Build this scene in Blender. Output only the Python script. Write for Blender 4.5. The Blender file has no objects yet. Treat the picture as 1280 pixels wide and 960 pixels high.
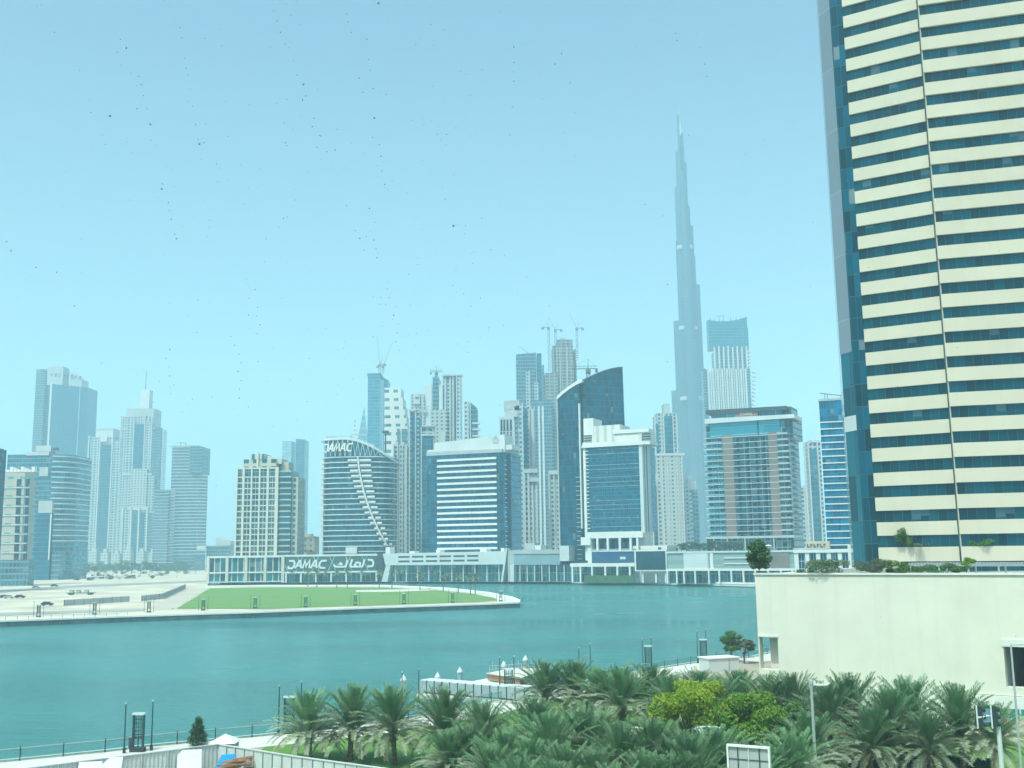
import bpy, math, random
from mathutils import Vector, Matrix
from math import radians as R, sin, cos, pi, sqrt, atan2, floor

sc = bpy.context.scene
COL = sc.collection

# ------------------------------------------------------------------ camera
F = 1317.0                      # focal length in photo pixels (1280 wide)
PITCH, ROLL = R(8.98), 0.0135
CAM = Vector((0, 0, 18.0))
_f = Vector((0, cos(PITCH), sin(PITCH)))
_r0, _u0 = Vector((1, 0, 0)), Vector((0, -sin(PITCH), cos(PITCH)))
_r = _r0 * cos(ROLL) - _u0 * sin(ROLL)
_u = _u0 * cos(ROLL) + _r0 * sin(ROLL)
cd = bpy.data.cameras.new('camera')
cam = bpy.data.objects.new('camera', cd)
COL.objects.link(cam)
cam.matrix_world = Matrix(((_r.x, _u.x, -_f.x, CAM.x), (_r.y, _u.y, -_f.y, CAM.y), (_r.z, _u.z, -_f.z, CAM.z), (0, 0, 0, 1)))
cd.sensor_width = 36.0
cd.lens = 36.0 * F / 1280.0
cd.clip_start, cd.clip_end = 0.2, 30000
sc.camera = cam

# ------------------------------------------------------------------ sky, sun, exposure
SUN_EL, SUN_AZ = R(60), R(212)          # azimuth clockwise from +Y: high, behind the camera, to the left
w = bpy.data.worlds.new('World')
sc.world = w
w.use_nodes = True
nt = w.node_tree
bg = nt.nodes['Background']
sky = nt.nodes.new('ShaderNodeTexSky')
sky.sky_type = 'NISHITA'
sky.sun_disc = False
sky.sun_elevation, sky.sun_rotation = SUN_EL, SUN_AZ
sky.altitude, sky.air_density, sky.dust_density, sky.ozone_density = 10, 1.0, 5.5, 2.2
nt.links.new(sky.outputs[0], bg.inputs[0])
bg.inputs[1].default_value = 0.15
sl = bpy.data.lights.new('sun', 'SUN')
sl.energy, sl.angle, sl.color = 3.7, R(0.5), (1.0, 0.96, 0.88)
so = bpy.data.objects.new('sun', sl)
COL.objects.link(so)
_sd = Vector((sin(SUN_AZ) * cos(SUN_EL), cos(SUN_AZ) * cos(SUN_EL), sin(SUN_EL)))
so.rotation_euler = _sd.to_track_quat('Z', 'Y').to_euler()
so.location = (0, 0, 200)
vs = sc.view_settings
sc.display_settings.display_device = 'sRGB'
vs.view_transform, vs.look, vs.gamma, vs.use_curve_mapping = 'Standard', 'None', 1.0, False
vs.exposure = 0.31
vs.use_white_balance = True
vs.white_balance_temperature = 6000
vs.white_balance_tint = -9
cy = sc.cycles
cy.use_denoising = True
cy.max_bounces, cy.diffuse_bounces, cy.glossy_bounces, cy.transmission_bounces, cy.volume_bounces, cy.transparent_max_bounces = 8, 2, 3, 3, 4, 8
cy.sample_clamp_indirect = 6

# ------------------------------------------------------------------ photo pixel -> place
def ray(px, py):
    return (_f + _r * ((px - 640) / F) - _u * ((py - 480) / F))
def at(px, py, Y):
    d = ray(px, py)
    return CAM + d * (Y / d.y)
KY = .878                       # building distances below were first paced out for a longer lens
def atk(px, py, Y): return at(px, py, Y * KY)
def onz(px, py, z=0.0):
    d = ray(px, py)
    return CAM + d * ((z - CAM.z) / d.z)
def on_wall(px, py, o, d):
    """u along the wall line (origin o, unit direction d, both 2D) and height z where the ray meets it."""
    q = ray(px, py)
    n = (d[1], -d[0])
    t = ((o[0] - CAM.x) * n[0] + (o[1] - CAM.y) * n[1]) / (q.x * n[0] + q.y * n[1])
    p = CAM + q * t
    return (p.x - o[0]) * d[0] + (p.y - o[1]) * d[1], p.z

ORD = ('first second third fourth fifth sixth seventh eighth ninth tenth eleventh twelfth thirteenth fourteenth fifteenth sixteenth '
       'seventeenth eighteenth nineteenth twentieth').split() + ['twenty-' + x for x in 'first second third fourth fifth sixth seventh eighth ninth'.split()]

# ------------------------------------------------------------------ mesh builder
class MB:
    def __init__(s):
        s.v, s.f, s.uv, s.mi = [], [], [], []
    def face(s, pts, uv=None, m=0):
        b = len(s.v)
        s.v += [tuple(p) for p in pts]
        s.f.append(tuple(range(b, b + len(pts))))
        s.uv.append(uv)
        s.mi.append(m)
    def box(s, x0, x1, y0, y1, z0, z1, m=0, mt=None, bottom=True):
        mt = m if mt is None else mt
        a = [(x0, y0), (x1, y0), (x1, y1), (x0, y1)]
        s.prism(a, z0, z1, m, mt, bottom)
    def prism(s, fp, z0, z1, m=0, mt=None, bottom=True, open_top=False):
        """fp counter-clockwise; z1 a number or one per corner"""
        mt = m if mt is None else mt
        n = len(fp)
        zt = [z1] * n if not isinstance(z1, (list, tuple)) else z1
        u = 0.0
        for i in range(n):
            a, b = fp[i], fp[(i + 1) % n]
            L = sqrt((b[0] - a[0]) ** 2 + (b[1] - a[1]) ** 2)
            za, zb = zt[i], zt[(i + 1) % n]
            s.face([(a[0], a[1], z0), (b[0], b[1], z0), (b[0], b[1], zb), (a[0], a[1], za)], [(u, z0), (u + L, z0), (u + L, zb), (u, za)], m)
            u += L
        if not open_top:
            s.face([(p[0], p[1], zt[i]) for i, p in enumerate(fp)], [(p[0], p[1]) for p in fp], mt)
        if bottom:
            s.face([(p[0], p[1], z0) for p in reversed(fp)], [(p[0], p[1]) for p in reversed(fp)], mt)
    def wpoly(s, o, d, pts, n0, n1, m=0, base=(0, 0)):
        """polygon pts (u, z) on the wall line o + u*d, extruded from n0 (back) to n1 (front) along the outward normal (d.y, -d.x)"""
        nx, ny = d[1], -d[0]
        ox, oy = o[0] - base[0], o[1] - base[1]
        P = lambda u, z, n: (ox + d[0] * u + nx * n, oy + d[1] * u + ny * n, z)
        s.face([P(u, z, n1) for u, z in pts], list(pts), m)
        s.face([P(u, z, n0) for u, z in reversed(pts)], list(reversed(pts)), m)
        k = len(pts)
        for i in range(k):
            a, b = pts[i], pts[(i + 1) % k]
            s.face([P(*a, n1), P(*a, n0), P(*b, n0), P(*b, n1)], [(0, a[1]), (n1 - n0, a[1]), (n1 - n0, b[1]), (0, b[1])], m)
    def wbox(s, o, d, u0, u1, n0, n1, z0, z1, m=0, base=(0, 0)):
        s.wpoly(o, d, [(u0, z0), (u1, z0), (u1, z1), (u0, z1)], n0, n1, m, base)
    def tube(s, p0, p1, r0, r1=None, n=8, m=0, cap=True):
        r1 = r0 if r1 is None else r1
        p0, p1 = Vector(p0), Vector(p1)
        ax = (p1 - p0)
        L = ax.length
        if L < 1e-6: return
        ax /= L
        a = ax.orthogonal().normalized()
        b = ax.cross(a)
        A = [p0 + (a * cos(2 * pi * i / n) + b * sin(2 * pi * i / n)) * r0 for i in range(n)]
        B = [p1 + (a * cos(2 * pi * i / n) + b * sin(2 * pi * i / n)) * r1 for i in range(n)]
        for i in range(n):
            j = (i + 1) % n
            s.face([A[i], A[j], B[j], B[i]], [(i / n, 0), ((i + 1) / n, 0), ((i + 1) / n, L), (i / n, L)], m)
        if cap:
            s.face(B, None, m)
            s.face(list(reversed(A)), None, m)
    def lathe(s, prof, n=16, c=(0, 0, 0), m=0):
        rings = [[(c[0] + r * cos(2 * pi * i / n), c[1] + r * sin(2 * pi * i / n), c[2] + z) for i in range(n)] for r, z in prof]
        for k in range(len(rings) - 1):
            for i in range(n):
                j = (i + 1) % n
                s.face([rings[k][i], rings[k][j], rings[k + 1][j], rings[k + 1][i]], None, m)
    def strip(s, pts, width, depth, m=0, z=0.0):
        """mitred ribbon through 2D pts in the xz plane, front at y=-depth"""
        n = len(pts)
        Ls, Rs = [], []
        for i in range(n):
            d0 = Vector(pts[i]) - Vector(pts[i - 1]) if i else Vector(pts[1]) - Vector(pts[0])
            d1 = Vector(pts[i + 1]) - Vector(pts[i]) if i < n - 1 else d0
            d0.normalize(); d1.normalize()
            t = (d0 + d1)
            t = t.normalized() if t.length > 1e-4 else d0
            nn = Vector((-t.y, t.x))
            k = width / 2 / max(.45, abs(nn.dot(Vector((-d0.y, d0.x)))))
            Ls.append(Vector(pts[i]) + nn * k); Rs.append(Vector(pts[i]) - nn * k)
        Q = lambda p, y: (p.x, y, p.y)
        y0, y1 = -depth - z, 0.0
        for i in range(n - 1):
            s.face([Q(Rs[i], y0), Q(Rs[i + 1], y0), Q(Ls[i + 1], y0), Q(Ls[i], y0)], None, m)
            s.face([Q(Ls[i], y0), Q(Ls[i + 1], y0), Q(Ls[i + 1], y1), Q(Ls[i], y1)], None, m)
            s.face([Q(Rs[i + 1], y0), Q(Rs[i], y0), Q(Rs[i], y1), Q(Rs[i + 1], y1)], None, m)
        for k, o in ((0, 1), (n - 1, -1)):
            q = [Q(Ls[k], y0), Q(Ls[k], y1), Q(Rs[k], y1), Q(Rs[k], y0)]
            s.face(q if o > 0 else list(reversed(q)), None, m)
    def build(s, name, mats, parent=None, loc=None, smooth=False, merge=False):
        me = bpy.data.meshes.new(name)
        me.from_pydata(s.v, [], s.f)
        if any(u is not None for u in s.uv):
            lay = me.uv_layers.new(name='UVMap')
            flat = []
            for fc, u in zip(s.f, s.uv):
                for i in range(len(fc)):
                    flat += list(u[i]) if u is not None else [0.0, 0.0]
            lay.data.foreach_set('uv', flat)
        for m in (mats if isinstance(mats, (list, tuple)) else [mats]):
            me.materials.append(m)
        me.polygons.foreach_set('material_index', s.mi)
        if smooth:
            me.polygons.foreach_set('use_smooth', [True] * len(s.f))
        me.update()
        if merge:
            import bmesh
            b = bmesh.new(); b.from_mesh(me); bmesh.ops.remove_doubles(b, verts=b.verts, dist=0.0005); b.to_mesh(me); b.free()
        o = bpy.data.objects.new(name, me)
        COL.objects.link(o)
        if parent is not None: o.parent = parent
        if loc is not None: o.location = loc
        return o

def tag(o, label=None, cat=None, group=None, kind=None):
    if label: o['label'] = label
    if cat: o['category'] = cat
    if group: o['group'] = group
    if kind: o['kind'] = kind
    return o
def thing(name, label, cat, loc=(0, 0, 0), rz=0.0, group=None):
    o = bpy.data.objects.new(name, None)
    o.empty_display_size = 0.5
    COL.objects.link(o)
    o.location, o.rotation_euler = loc, (0, 0, rz)
    return tag(o, label, cat, group)
def dup(root, loc, rz=0.0, label=None, scale=None, group=None):
    kids = {}
    for o in list(COL.objects):
        if o.parent is not None: kids.setdefault(o.parent.name, []).append(o)
    def cp(o, par):
        c = o.copy(); COL.objects.link(c)
        if par is not None: c.parent = par
        for ch in kids.get(o.name, []): cp(ch, c)
        return c
    r = cp(root, None)
    r.location, r.rotation_euler = loc, (0, 0, rz)
    if scale is not None: r.scale = scale if isinstance(scale, (tuple, list)) else (scale,) * 3
    if label: r['label'] = label
    if group: r['group'] = group
    return r

# ------------------------------------------------------------------ materials
def _mat(name):
    m = bpy.data.materials.new(name); m.use_nodes = True
    t = m.node_tree
    return m, t, t.nodes['Principled BSDF']
def _n(t, typ, **k):
    n = t.nodes.new(typ)
    for a, b in k.items(): setattr(n, a, b)
    return n
def _math(t, op, a, b=None):
    n = _n(t, 'ShaderNodeMath', operation=op)
    for i, x in enumerate((a, b)):
        if x is None: continue
        if isinstance(x, (int, float)): n.inputs[i].default_value = x
        else: t.links.new(x, n.inputs[i])
    return n.outputs[0]
def _mix(t, fac, a, b, blend='MIX'):
    n = _n(t, 'ShaderNodeMix', data_type='RGBA', blend_type=blend)
    for s_, x in ((n.inputs[0], fac), (n.inputs[6], a), (n.inputs[7], b)):
        if isinstance(x, (int, float)): s_.default_value = x
        elif isinstance(x, (tuple, list)): s_.default_value = (*x[:3], 1)
        else: t.links.new(x, s_)
    return n.outputs[2]
def matte(name, c, rough=.8, var=.15, scale=.4, fine=0.0, bump=0.0, spec=.3, c2=None, streak=0.0):
    m, t, p = _mat(name)
    tc = _n(t, 'ShaderNodeTexCoord')
    no = _n(t, 'ShaderNodeTexNoise'); no.inputs['Scale'].default_value = scale; no.inputs['Detail'].default_value = 5
    t.links.new(tc.outputs['Object'], no.inputs['Vector'])
    lo = tuple(x * (1 - var) for x in c) if c2 is None else c2
    hi = tuple(min(1, x * (1 + var)) for x in c)
    rp = _n(t, 'ShaderNodeMapRange'); rp.inputs[1].default_value, rp.inputs[2].default_value = .3, .7
    t.links.new(no.outputs[0], rp.inputs[0])
    cl = _mix(t, rp.outputs[0], lo, hi)
    if streak:
        mp = _n(t, 'ShaderNodeMapping'); mp.inputs['Scale'].default_value = (1.3, 1.3, .06)
        t.links.new(tc.outputs['Object'], mp.inputs[0])
        n2 = _n(t, 'ShaderNodeTexNoise'); n2.inputs['Scale'].default_value = .8; n2.inputs['Detail'].default_value = 6
        t.links.new(mp.outputs[0], n2.inputs['Vector'])
        r2 = _n(t, 'ShaderNodeMapRange'); r2.inputs[1].default_value, r2.inputs[2].default_value, r2.inputs[3].default_value, r2.inputs[4].default_value = .5, .75, 0, streak
        t.links.new(n2.outputs[0], r2.inputs[0])
        cl = _mix(t, r2.outputs[0], cl, tuple(x * .7 for x in c))
    t.links.new(cl, p.inputs['Base Color'])
    p.inputs['Roughness'].default_value = rough
    p.inputs['Specular IOR Level'].default_value = spec
    if bump:
        n3 = _n(t, 'ShaderNodeTexNoise'); n3.inputs['Scale'].default_value = fine or scale * 8
        t.links.new(tc.outputs['Object'], n3.inputs['Vector'])
        b = _n(t, 'ShaderNodeBump'); b.inputs['Strength'].default_value = bump; b.inputs['Distance'].default_value = .05
        t.links.new(n3.outputs[0], b.inputs['Height']); t.links.new(b.outputs[0], p.inputs['Normal'])
    return m
def metal(name, c, rough=.4, met=.6):
    m, t, p = _mat(name)
    p.inputs['Base Color'].default_value = (*c, 1); p.inputs['Roughness'].default_value = rough; p.inputs['Metallic'].default_value = met
    return m
def facade(name, wall, glass, fh=3.6, bw=3.0, wf=.6, hf=.55, rg=.12, vary=.5, blind=.12, ou=0.0, ov=0.0, rw=.75, wvar=.12, ior=1.6, blindc=(.42, .44, .4), tilt=0.0, met=.55):
    """glazed wall in metres: bays bw wide, floors fh high, each pane its own shade, some blinds down"""
    m, t, p = _mat(name)
    if met: glass = (min(.9, glass[0] * .6), min(.9, glass[1] * 1.65), min(.9, glass[2] * 1.8))
    uv = _n(t, 'ShaderNodeUVMap'); uv.uv_map = 'UVMap'
    sx = _n(t, 'ShaderNodeSeparateXYZ'); t.links.new(uv.outputs[0], sx.inputs[0])
    x = _math(t, 'DIVIDE', _math(t, 'ADD', sx.outputs[0], ou), bw)
    y = _math(t, 'DIVIDE', _math(t, 'ADD', sx.outputs[1], ov), fh)
    fx, fy = _math(t, 'FLOOR', x), _math(t, 'FLOOR', y)
    rx, ry = _math(t, 'SUBTRACT', x, fx), _math(t, 'SUBTRACT', y, fy)
    mx = _math(t, 'LESS_THAN', _math(t, 'ABSOLUTE', _math(t, 'SUBTRACT', rx, .5)), wf / 2)
    my = _math(t, 'LESS_THAN', _math(t, 'ABSOLUTE', _math(t, 'SUBTRACT', ry, .5)), hf / 2)
    mask = _math(t, 'MULTIPLY', mx, my)
    cx = _n(t, 'ShaderNodeCombineXYZ'); t.links.new(fx, cx.inputs[0]); t.links.new(fy, cx.inputs[1])
    wn = _n(t, 'ShaderNodeTexWhiteNoise', noise_dimensions='2D'); t.links.new(cx.outputs[0], wn.inputs[0])
    rnd = wn.outputs[0]
    g = _mix(t, rnd, tuple(c * (1 - vary) for c in glass), tuple(min(1, c * (1 + vary)) for c in glass))
    if blind:
        sc_ = _n(t, 'ShaderNodeSeparateColor'); t.links.new(wn.outputs[1], sc_.inputs[0])
        isb = _math(t, 'LESS_THAN', sc_.outputs[1], blind)
        # a blind hangs down from the head of the pane by a random share
        hang = _math(t, 'GREATER_THAN', _math(t, 'ADD', ry, _math(t, 'MULTIPLY', sc_.outputs[2], .8)), .85)
        g = _mix(t, _math(t, 'MULTIPLY', _math(t, 'MULTIPLY', isb, hang), .5), g, blindc)
    no = _n(t, 'ShaderNodeTexNoise'); no.inputs['Scale'].default_value = .05; no.inputs['Detail'].default_value = 4
    tc = _n(t, 'ShaderNodeTexCoord'); t.links.new(tc.outputs['Object'], no.inputs['Vector'])
    wl = _mix(t, no.outputs[0], tuple(c * (1 - wvar) for c in wall), tuple(min(1, c * (1 + wvar)) for c in wall))
    t.links.new(_mix(t, mask, wl, g), p.inputs['Base Color'])
    rr = _n(t, 'ShaderNodeMapRange'); rr.inputs[3].default_value, rr.inputs[4].default_value = rw, rg
    t.links.new(mask, rr.inputs[0]); t.links.new(rr.outputs[0], p.inputs['Roughness'])
    p.inputs['IOR'].default_value = ior
    mt_ = _math(t, 'MULTIPLY', mask, met)
    t.links.new(mt_, p.inputs['Metallic'])
    if tilt:      # every pane sits at its own very slight angle, so reflections break from pane to pane
        ge = _n(t, 'ShaderNodeNewGeometry')
        vm = _n(t, 'ShaderNodeVectorMath', operation='SUBTRACT'); t.links.new(wn.outputs[1], vm.inputs[0]); vm.inputs[1].default_value = (.5, .5, .5)
        v2 = _n(t, 'ShaderNodeVectorMath', operation='SCALE'); t.links.new(vm.outputs[0], v2.inputs[0]); v2.inputs['Scale'].default_value = tilt
        v3 = _n(t, 'ShaderNodeVectorMath', operation='ADD'); t.links.new(ge.outputs['Normal'], v3.inputs[0]); t.links.new(v2.outputs[0], v3.inputs[1])
        v4 = _n(t, 'ShaderNodeVectorMath', operation='NORMALIZE'); t.links.new(v3.outputs[0], v4.inputs[0])
        t.links.new(v4.outputs[0], p.inputs['Normal'])
    return m
def leafmat(name, c, c2, trans=.35, scale=.6):
    m, t, p = _mat(name)
    tc = _n(t, 'ShaderNodeTexCoord')
    no = _n(t, 'ShaderNodeTexNoise'); no.inputs['Scale'].default_value = scale; no.inputs['Detail'].default_value = 3
    t.links.new(tc.outputs['Object'], no.inputs['Vector'])
    rp = _n(t, 'ShaderNodeMapRange'); rp.inputs[1].default_value, rp.inputs[2].default_value = .35, .65
    t.links.new(no.outputs[0], rp.inputs[0])
    oi = _n(t, 'ShaderNodeObjectInfo')
    cl = _mix(t, rp.outputs[0], c, c2)
    hv = _n(t, 'ShaderNodeHueSaturation'); t.links.new(cl, hv.inputs['Color'])
    vr = _n(t, 'ShaderNodeMapRange'); vr.inputs[3].default_value, vr.inputs[4].default_value = .8, 1.2
    t.links.new(oi.outputs['Random'], vr.inputs[0]); t.links.new(vr.outputs[0], hv.inputs['Value'])
    t.links.new(hv.outputs[0], p.inputs['Base Color'])
    p.inputs['Roughness'].default_value = .55
    tr = _n(t, 'ShaderNodeBsdfTranslucent'); t.links.new(hv.outputs[0], tr.inputs[0])
    mx = _n(t, 'ShaderNodeMixShader'); mx.inputs[0].default_value = trans
    t.links.new(p.outputs[0], mx.inputs[1]); t.links.new(tr.outputs[0], mx.inputs[2])
    t.links.new(mx.outputs[0], t.nodes['Material Output'].inputs['Surface'])
    return m

M = dict(
    white=matte('white_render', (.74, .74, .70), .7, .05, .1, streak=.15),
    hazewhite=matte('hazed_white_render', (.50, .53, .53), .7, .06, .1, streak=.15),  # dulled copy of the white for far towers, haze mixed into its colour
    whitep=matte('white_paint', (.78, .78, .75), .5, .03, .2),
    cream=matte('cream_panel', (.70, .66, .49), .7, .05, .15, streak=.12),
    plaster=matte('podium_plaster', (.75, .725, .63), .85, .05, .25, streak=.22, bump=.15, fine=3),
    beige=matte('beige_render', (.52, .48, .38), .8, .08, .1),
    grey=matte('grey_panel', (.42, .45, .45), .6, .1, .1),
    palegrey=matte('pale_grey_panel', (.60, .64, .64), .6, .06, .1),
    dgrey=matte('dark_grey_metal', (.05, .07, .08), .5, .1, 1),
    concrete=matte('concrete', (.48, .47, .43), .85, .12, .3, bump=.2),
    paving=matte('pale_paving', (.62, .60, .54), .8, .08, .5),
    kerb=matte('white_kerb', (.78, .78, .72), .8, .05, .5),
    quay=matte('quay_stone', (.10, .14, .15), .8, .3, .4, c2=(.045, .085, .09)),
    brown=matte('brown_panel', (.22, .18, .16), .6, .12, .1),
    bark=matte('bark', (.16, .12, .08), .95, .3, 2, bump=.6),
    roofgrey=matte('roof_gravel', (.40, .40, .37), .9, .12, .2),
    steel=metal('galvanised_steel', (.55, .58, .58), .45, .5),
    white_metal=metal('white_coated_metal', (.72, .74, .73), .4, .0),
    black=metal('black_coated_metal', (.03, .05, .055), .5, .0),
    crane=metal('crane_steel', (.16, .17, .16), .6, .2),
    dark_glass=facade('dark_glass_wall', (.02, .04, .05), (.012, .035, .045), 3.6, 1.5, .93, .94, .08, .5, .05),
)
# ------------------------------------------------------------------ ground, water, quays
def sheet(name, pts, z, mat, kind='structure', thick=None, skirt=None, label=None, group=None):
    import bmesh
    me = bpy.data.meshes.new(name)
    b = bmesh.new()
    vs_ = [b.verts.new((p[0], p[1], z)) for p in pts]
    f = b.faces.new(vs_)
    if f.normal.z < 0 or (f.normal_update() or f.normal.z < 0): f.normal_flip()
    if thick:
        low = [b.verts.new((p[0], p[1], z - thick)) for p in pts]
        k = len(pts)
        for i in range(k):
            q = b.faces.new((vs_[i], low[i], low[(i + 1) % k], vs_[(i + 1) % k])); q.material_index = 1 if skirt else 0
    bmesh.ops.triangulate(b, faces=[f])
    bmesh.ops.recalc_face_normals(b, faces=b.faces)
    if not thick:
        for q in b.faces:
            if q.normal.z < 0: q.normal_flip()
    b.to_mesh(me); b.free()
    me.materials.append(mat)
    if skirt: me.materials.append(skirt)
    o = bpy.data.objects.new(name, me)
    COL.objects.link(o)
    return tag(o, kind=kind, label=label, group=group)
def offset_line(pts, d):
    out = []
    for i, p in enumerate(pts):
        a = Vector(pts[max(0, i - 1)][:2]); c = Vector(pts[min(len(pts) - 1, i + 1)][:2])
        t = (c - a).normalized()
        out.append((p[0] - t.y * d, p[1] + t.x * d))
    return out
def band(name, pts, d0, d1, z, mat, **k):
    return sheet(name, offset_line(pts, d0) + list(reversed(offset_line(pts, d1))), z, mat, **k)
def smooth_line(pts, k=4):
    out = []
    n = len(pts)
    for i in range(n - 1):
        p0, p1, p2, p3 = (Vector(pts[max(0, min(n - 1, i + j))][:2]) for j in (-1, 0, 1, 2))
        for s_ in range(k):
            t = s_ / k
            q = .5 * ((2 * p1) + (p2 - p0) * t + (2 * p0 - 5 * p1 + 4 * p2 - p3) * t * t + (3 * p1 - p0 - 3 * p2 + p3) * t ** 3)
            out.append((q.x, q.y))
    out.append(tuple(pts[-1][:2]))
    return out

WZ = -1.5
sand = matte('sand_lot', (.60, .54, .42), .95, .15, .045, c2=(.42, .385, .31), bump=.3, fine=.6)
nearg = matte('dry_ground', (.38, .34, .26), .95, .2, .2, bump=.3)
lawnm = matte('lawn_turf', (.11, .23, .05), .9, .22, .05, c2=(.19, .27, .09), bump=.5, fine=9)
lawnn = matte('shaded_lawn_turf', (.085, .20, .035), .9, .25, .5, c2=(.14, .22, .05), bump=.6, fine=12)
asph = matte('asphalt', (.11, .11, .11), .9, .15, .1)

wm, wt, wp = _mat('canal_water')
wp.inputs['Base Color'].default_value = (.012, .20, .205, 1)
wp.inputs['Roughness'].default_value = .16
wp.inputs['IOR'].default_value = 1.33
_tc = _n(wt, 'ShaderNodeTexCoord')
_h = None
for scx, scy, det, wgt in ((.22, .5, 4, 1.0), (.75, 1.9, 3, .55), (.03, .05, 2, .9)):
    mp = _n(wt, 'ShaderNodeMapping'); mp.inputs['Scale'].default_value = (scx, scy, 1); mp.inputs['Rotation'].default_value = (0, 0, .25)
    wt.links.new(_tc.outputs['Object'], mp.inputs[0])
    no = _n(wt, 'ShaderNodeTexNoise'); no.inputs['Scale'].default_value = 1; no.inputs['Detail'].default_value = det; no.inputs['Roughness'].default_value = .6
    wt.links.new(mp.outputs[0], no.inputs['Vector'])
    q = _math(wt, 'MULTIPLY', no.outputs[0], wgt)
    _h = q if _h is None else _math(wt, 'ADD', _h, q)
_b = _n(wt, 'ShaderNodeBump'); _b.inputs['Strength'].default_value = 1.0; _b.inputs['Distance'].default_value = .8
wt.links.new(_h, _b.inputs['Height']); wt.links.new(_b.outputs[0], wp.inputs['Normal'])
_p = _n(wt, 'ShaderNodeTexNoise'); _p.inputs['Scale'].default_value = .012; _p.inputs['Detail'].default_value = 5
_mp = _n(wt, 'ShaderNodeMapping'); _mp.inputs['Scale'].default_value = (.5, 1.6, 1)
wt.links.new(_tc.outputs['Object'], _mp.inputs[0]); wt.links.new(_mp.outputs[0], _p.inputs['Vector'])
wt.links.new(_mix(wt, _p.outputs[0], (.05, .195, .19), (.08, .26, .248)), wp.inputs['Base Color'])

_rr = _n(wt, 'ShaderNodeMapRange'); _rr.inputs[1].default_value, _rr.inputs[2].default_value, _rr.inputs[3].default_value, _rr.inputs[4].default_value = .35, .65, .08, .30
wt.links.new(_p.outputs[0], _rr.inputs[0]); wt.links.new(_rr.outputs[0], wp.inputs['Roughness'])
sheet('water', [(-2500, -1500), (1800, -1500), (1800, 1000), (-2500, 1000)], WZ, wm)
sheet('canal_bed', [(-6400, -6400), (6400, -6400), (6400, 6400), (-6400, 6400)], -4.0, matte('canal_mud', (.12, .12, .1), .9, .2, .05))

FAR_QUAY = [(700, 230), (430, 340), (250, 472)] + [tuple(onz(x, y)[:2]) for x, y in ((935, 730.5), (820, 728), (700, 726.5), (580, 725.5), (475, 725.3), (360, 726.3), (262, 727.5))]
ISL_BACK = [tuple(onz(x, y)[:2]) for x, y in ((258, 733), (330, 732), (480, 732), (560, 735.5), (610, 741), (640, 747), (650, 751))]
ISL_FRONT = [tuple(onz(x, y)[:2]) for x, y in ((649, 754), (620, 755.3), (480, 760), (320, 766), (160, 771.2), (0, 777.2))]
_d = Vector(ISL_FRONT[-1]) - Vector(ISL_FRONT[-2])
ISL_FRONT.append(tuple(Vector(ISL_FRONT[-1]) + _d * 6))
far_pts = FAR_QUAY + ISL_BACK + ISL_FRONT + [(-6300, -600), (-6300, 6300), (6300, 6300), (6300, 230)]
sheet('ground', far_pts, 0.0, sand, thick=3.0, skirt=M['quay'])
band('far_promenade', FAR_QUAY, .5, -11, .03, M['paving'])
band('far_kerb', FAR_QUAY, .25, -1.2, .9, M['kerb'], thick=1.9)
# island: white kerb all along the edge, a paved path, lawn and sand lot
edge = ISL_BACK + ISL_FRONT
band('island_kerb', edge, .15, -1.6, .4, M['kerb'], thick=.5)
band('island_path', edge, -1.6, -8, .04, M['paving'])
lawn_pts = [tuple(onz(x, y)[:2]) for x, y in ((221, 761), (262, 735.5), (330, 734.2), (480, 734.4), (545, 738), (590, 742.5), (618, 747.5), (622, 750.5), (600, 752.5), (480, 756.5), (330, 761.3))]
sheet('lawn', lawn_pts, .10, lawnm)
sheet('path', [tuple(onz(x, y)[:2]) for x, y in ((444, 738.2), (520, 736.7), (540, 738.5), (500, 740), (446, 740.4))], .16, M['paving'])
sheet('path', [tuple(onz(x, y)[:2]) for x, y in ((180, 763), (219, 761), (260, 735.5), (236, 735))], .06, matte('compacted_sand', (.50, .46, .38), .95, .1, .05))
sheet('road', [tuple(onz(x, y)[:2]) for x, y in ((0, 741.5), (60, 736), (258, 727.6), (258, 725.6), (110, 731), (0, 737.5))], .06, matte('dusty_road', (.30, .30, .28), .9, .1, .05))
sheet('road', [tuple(onz(x, y)[:2]) for x, y in ((-60, 772.5), (60, 767.5), (180, 763.5), (180, 761.2), (60, 764.2), (-60, 768.5))], .08, matte('dusty_service_lane', (.34, .36, .34), .9, .1, .05))

# near bank
NEAR_QUAY = smooth_line([(-420, -130), (-130, 52)] + [tuple(onz(x, y)[:2]) for x, y in ((0, 952), (170, 934), (350, 917), (470, 903), (560, 888), (655, 868), (740, 850), (830, 834), (905, 823), (960, 816))] + [(85, 262), (150, 330), (420, 480), (700, 560)], 4)
_nq = NEAR_QUAY
sheet('ground', [p for p in _nq] + [(1200, 560), (1200, -900), (-900, -900), (-900, -200)], 0.0, nearg, thick=3.0, skirt=M['quay'])
band('near_promenade', _nq, -.3, -6.5, .02, M['paving'])
band('near_kerb', _nq, -.02, -.5, .18, M['kerb'], thick=.16)
_in = offset_line(_nq, -6.5)
_in = [p for p in _in if -24 < p[0] < 16]
sheet('lawn', _in + [(24, 118), (66, 88), (66, 35), (-4, 35), (-14, 81), (-24, 88)], .03, lawnn)

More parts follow.
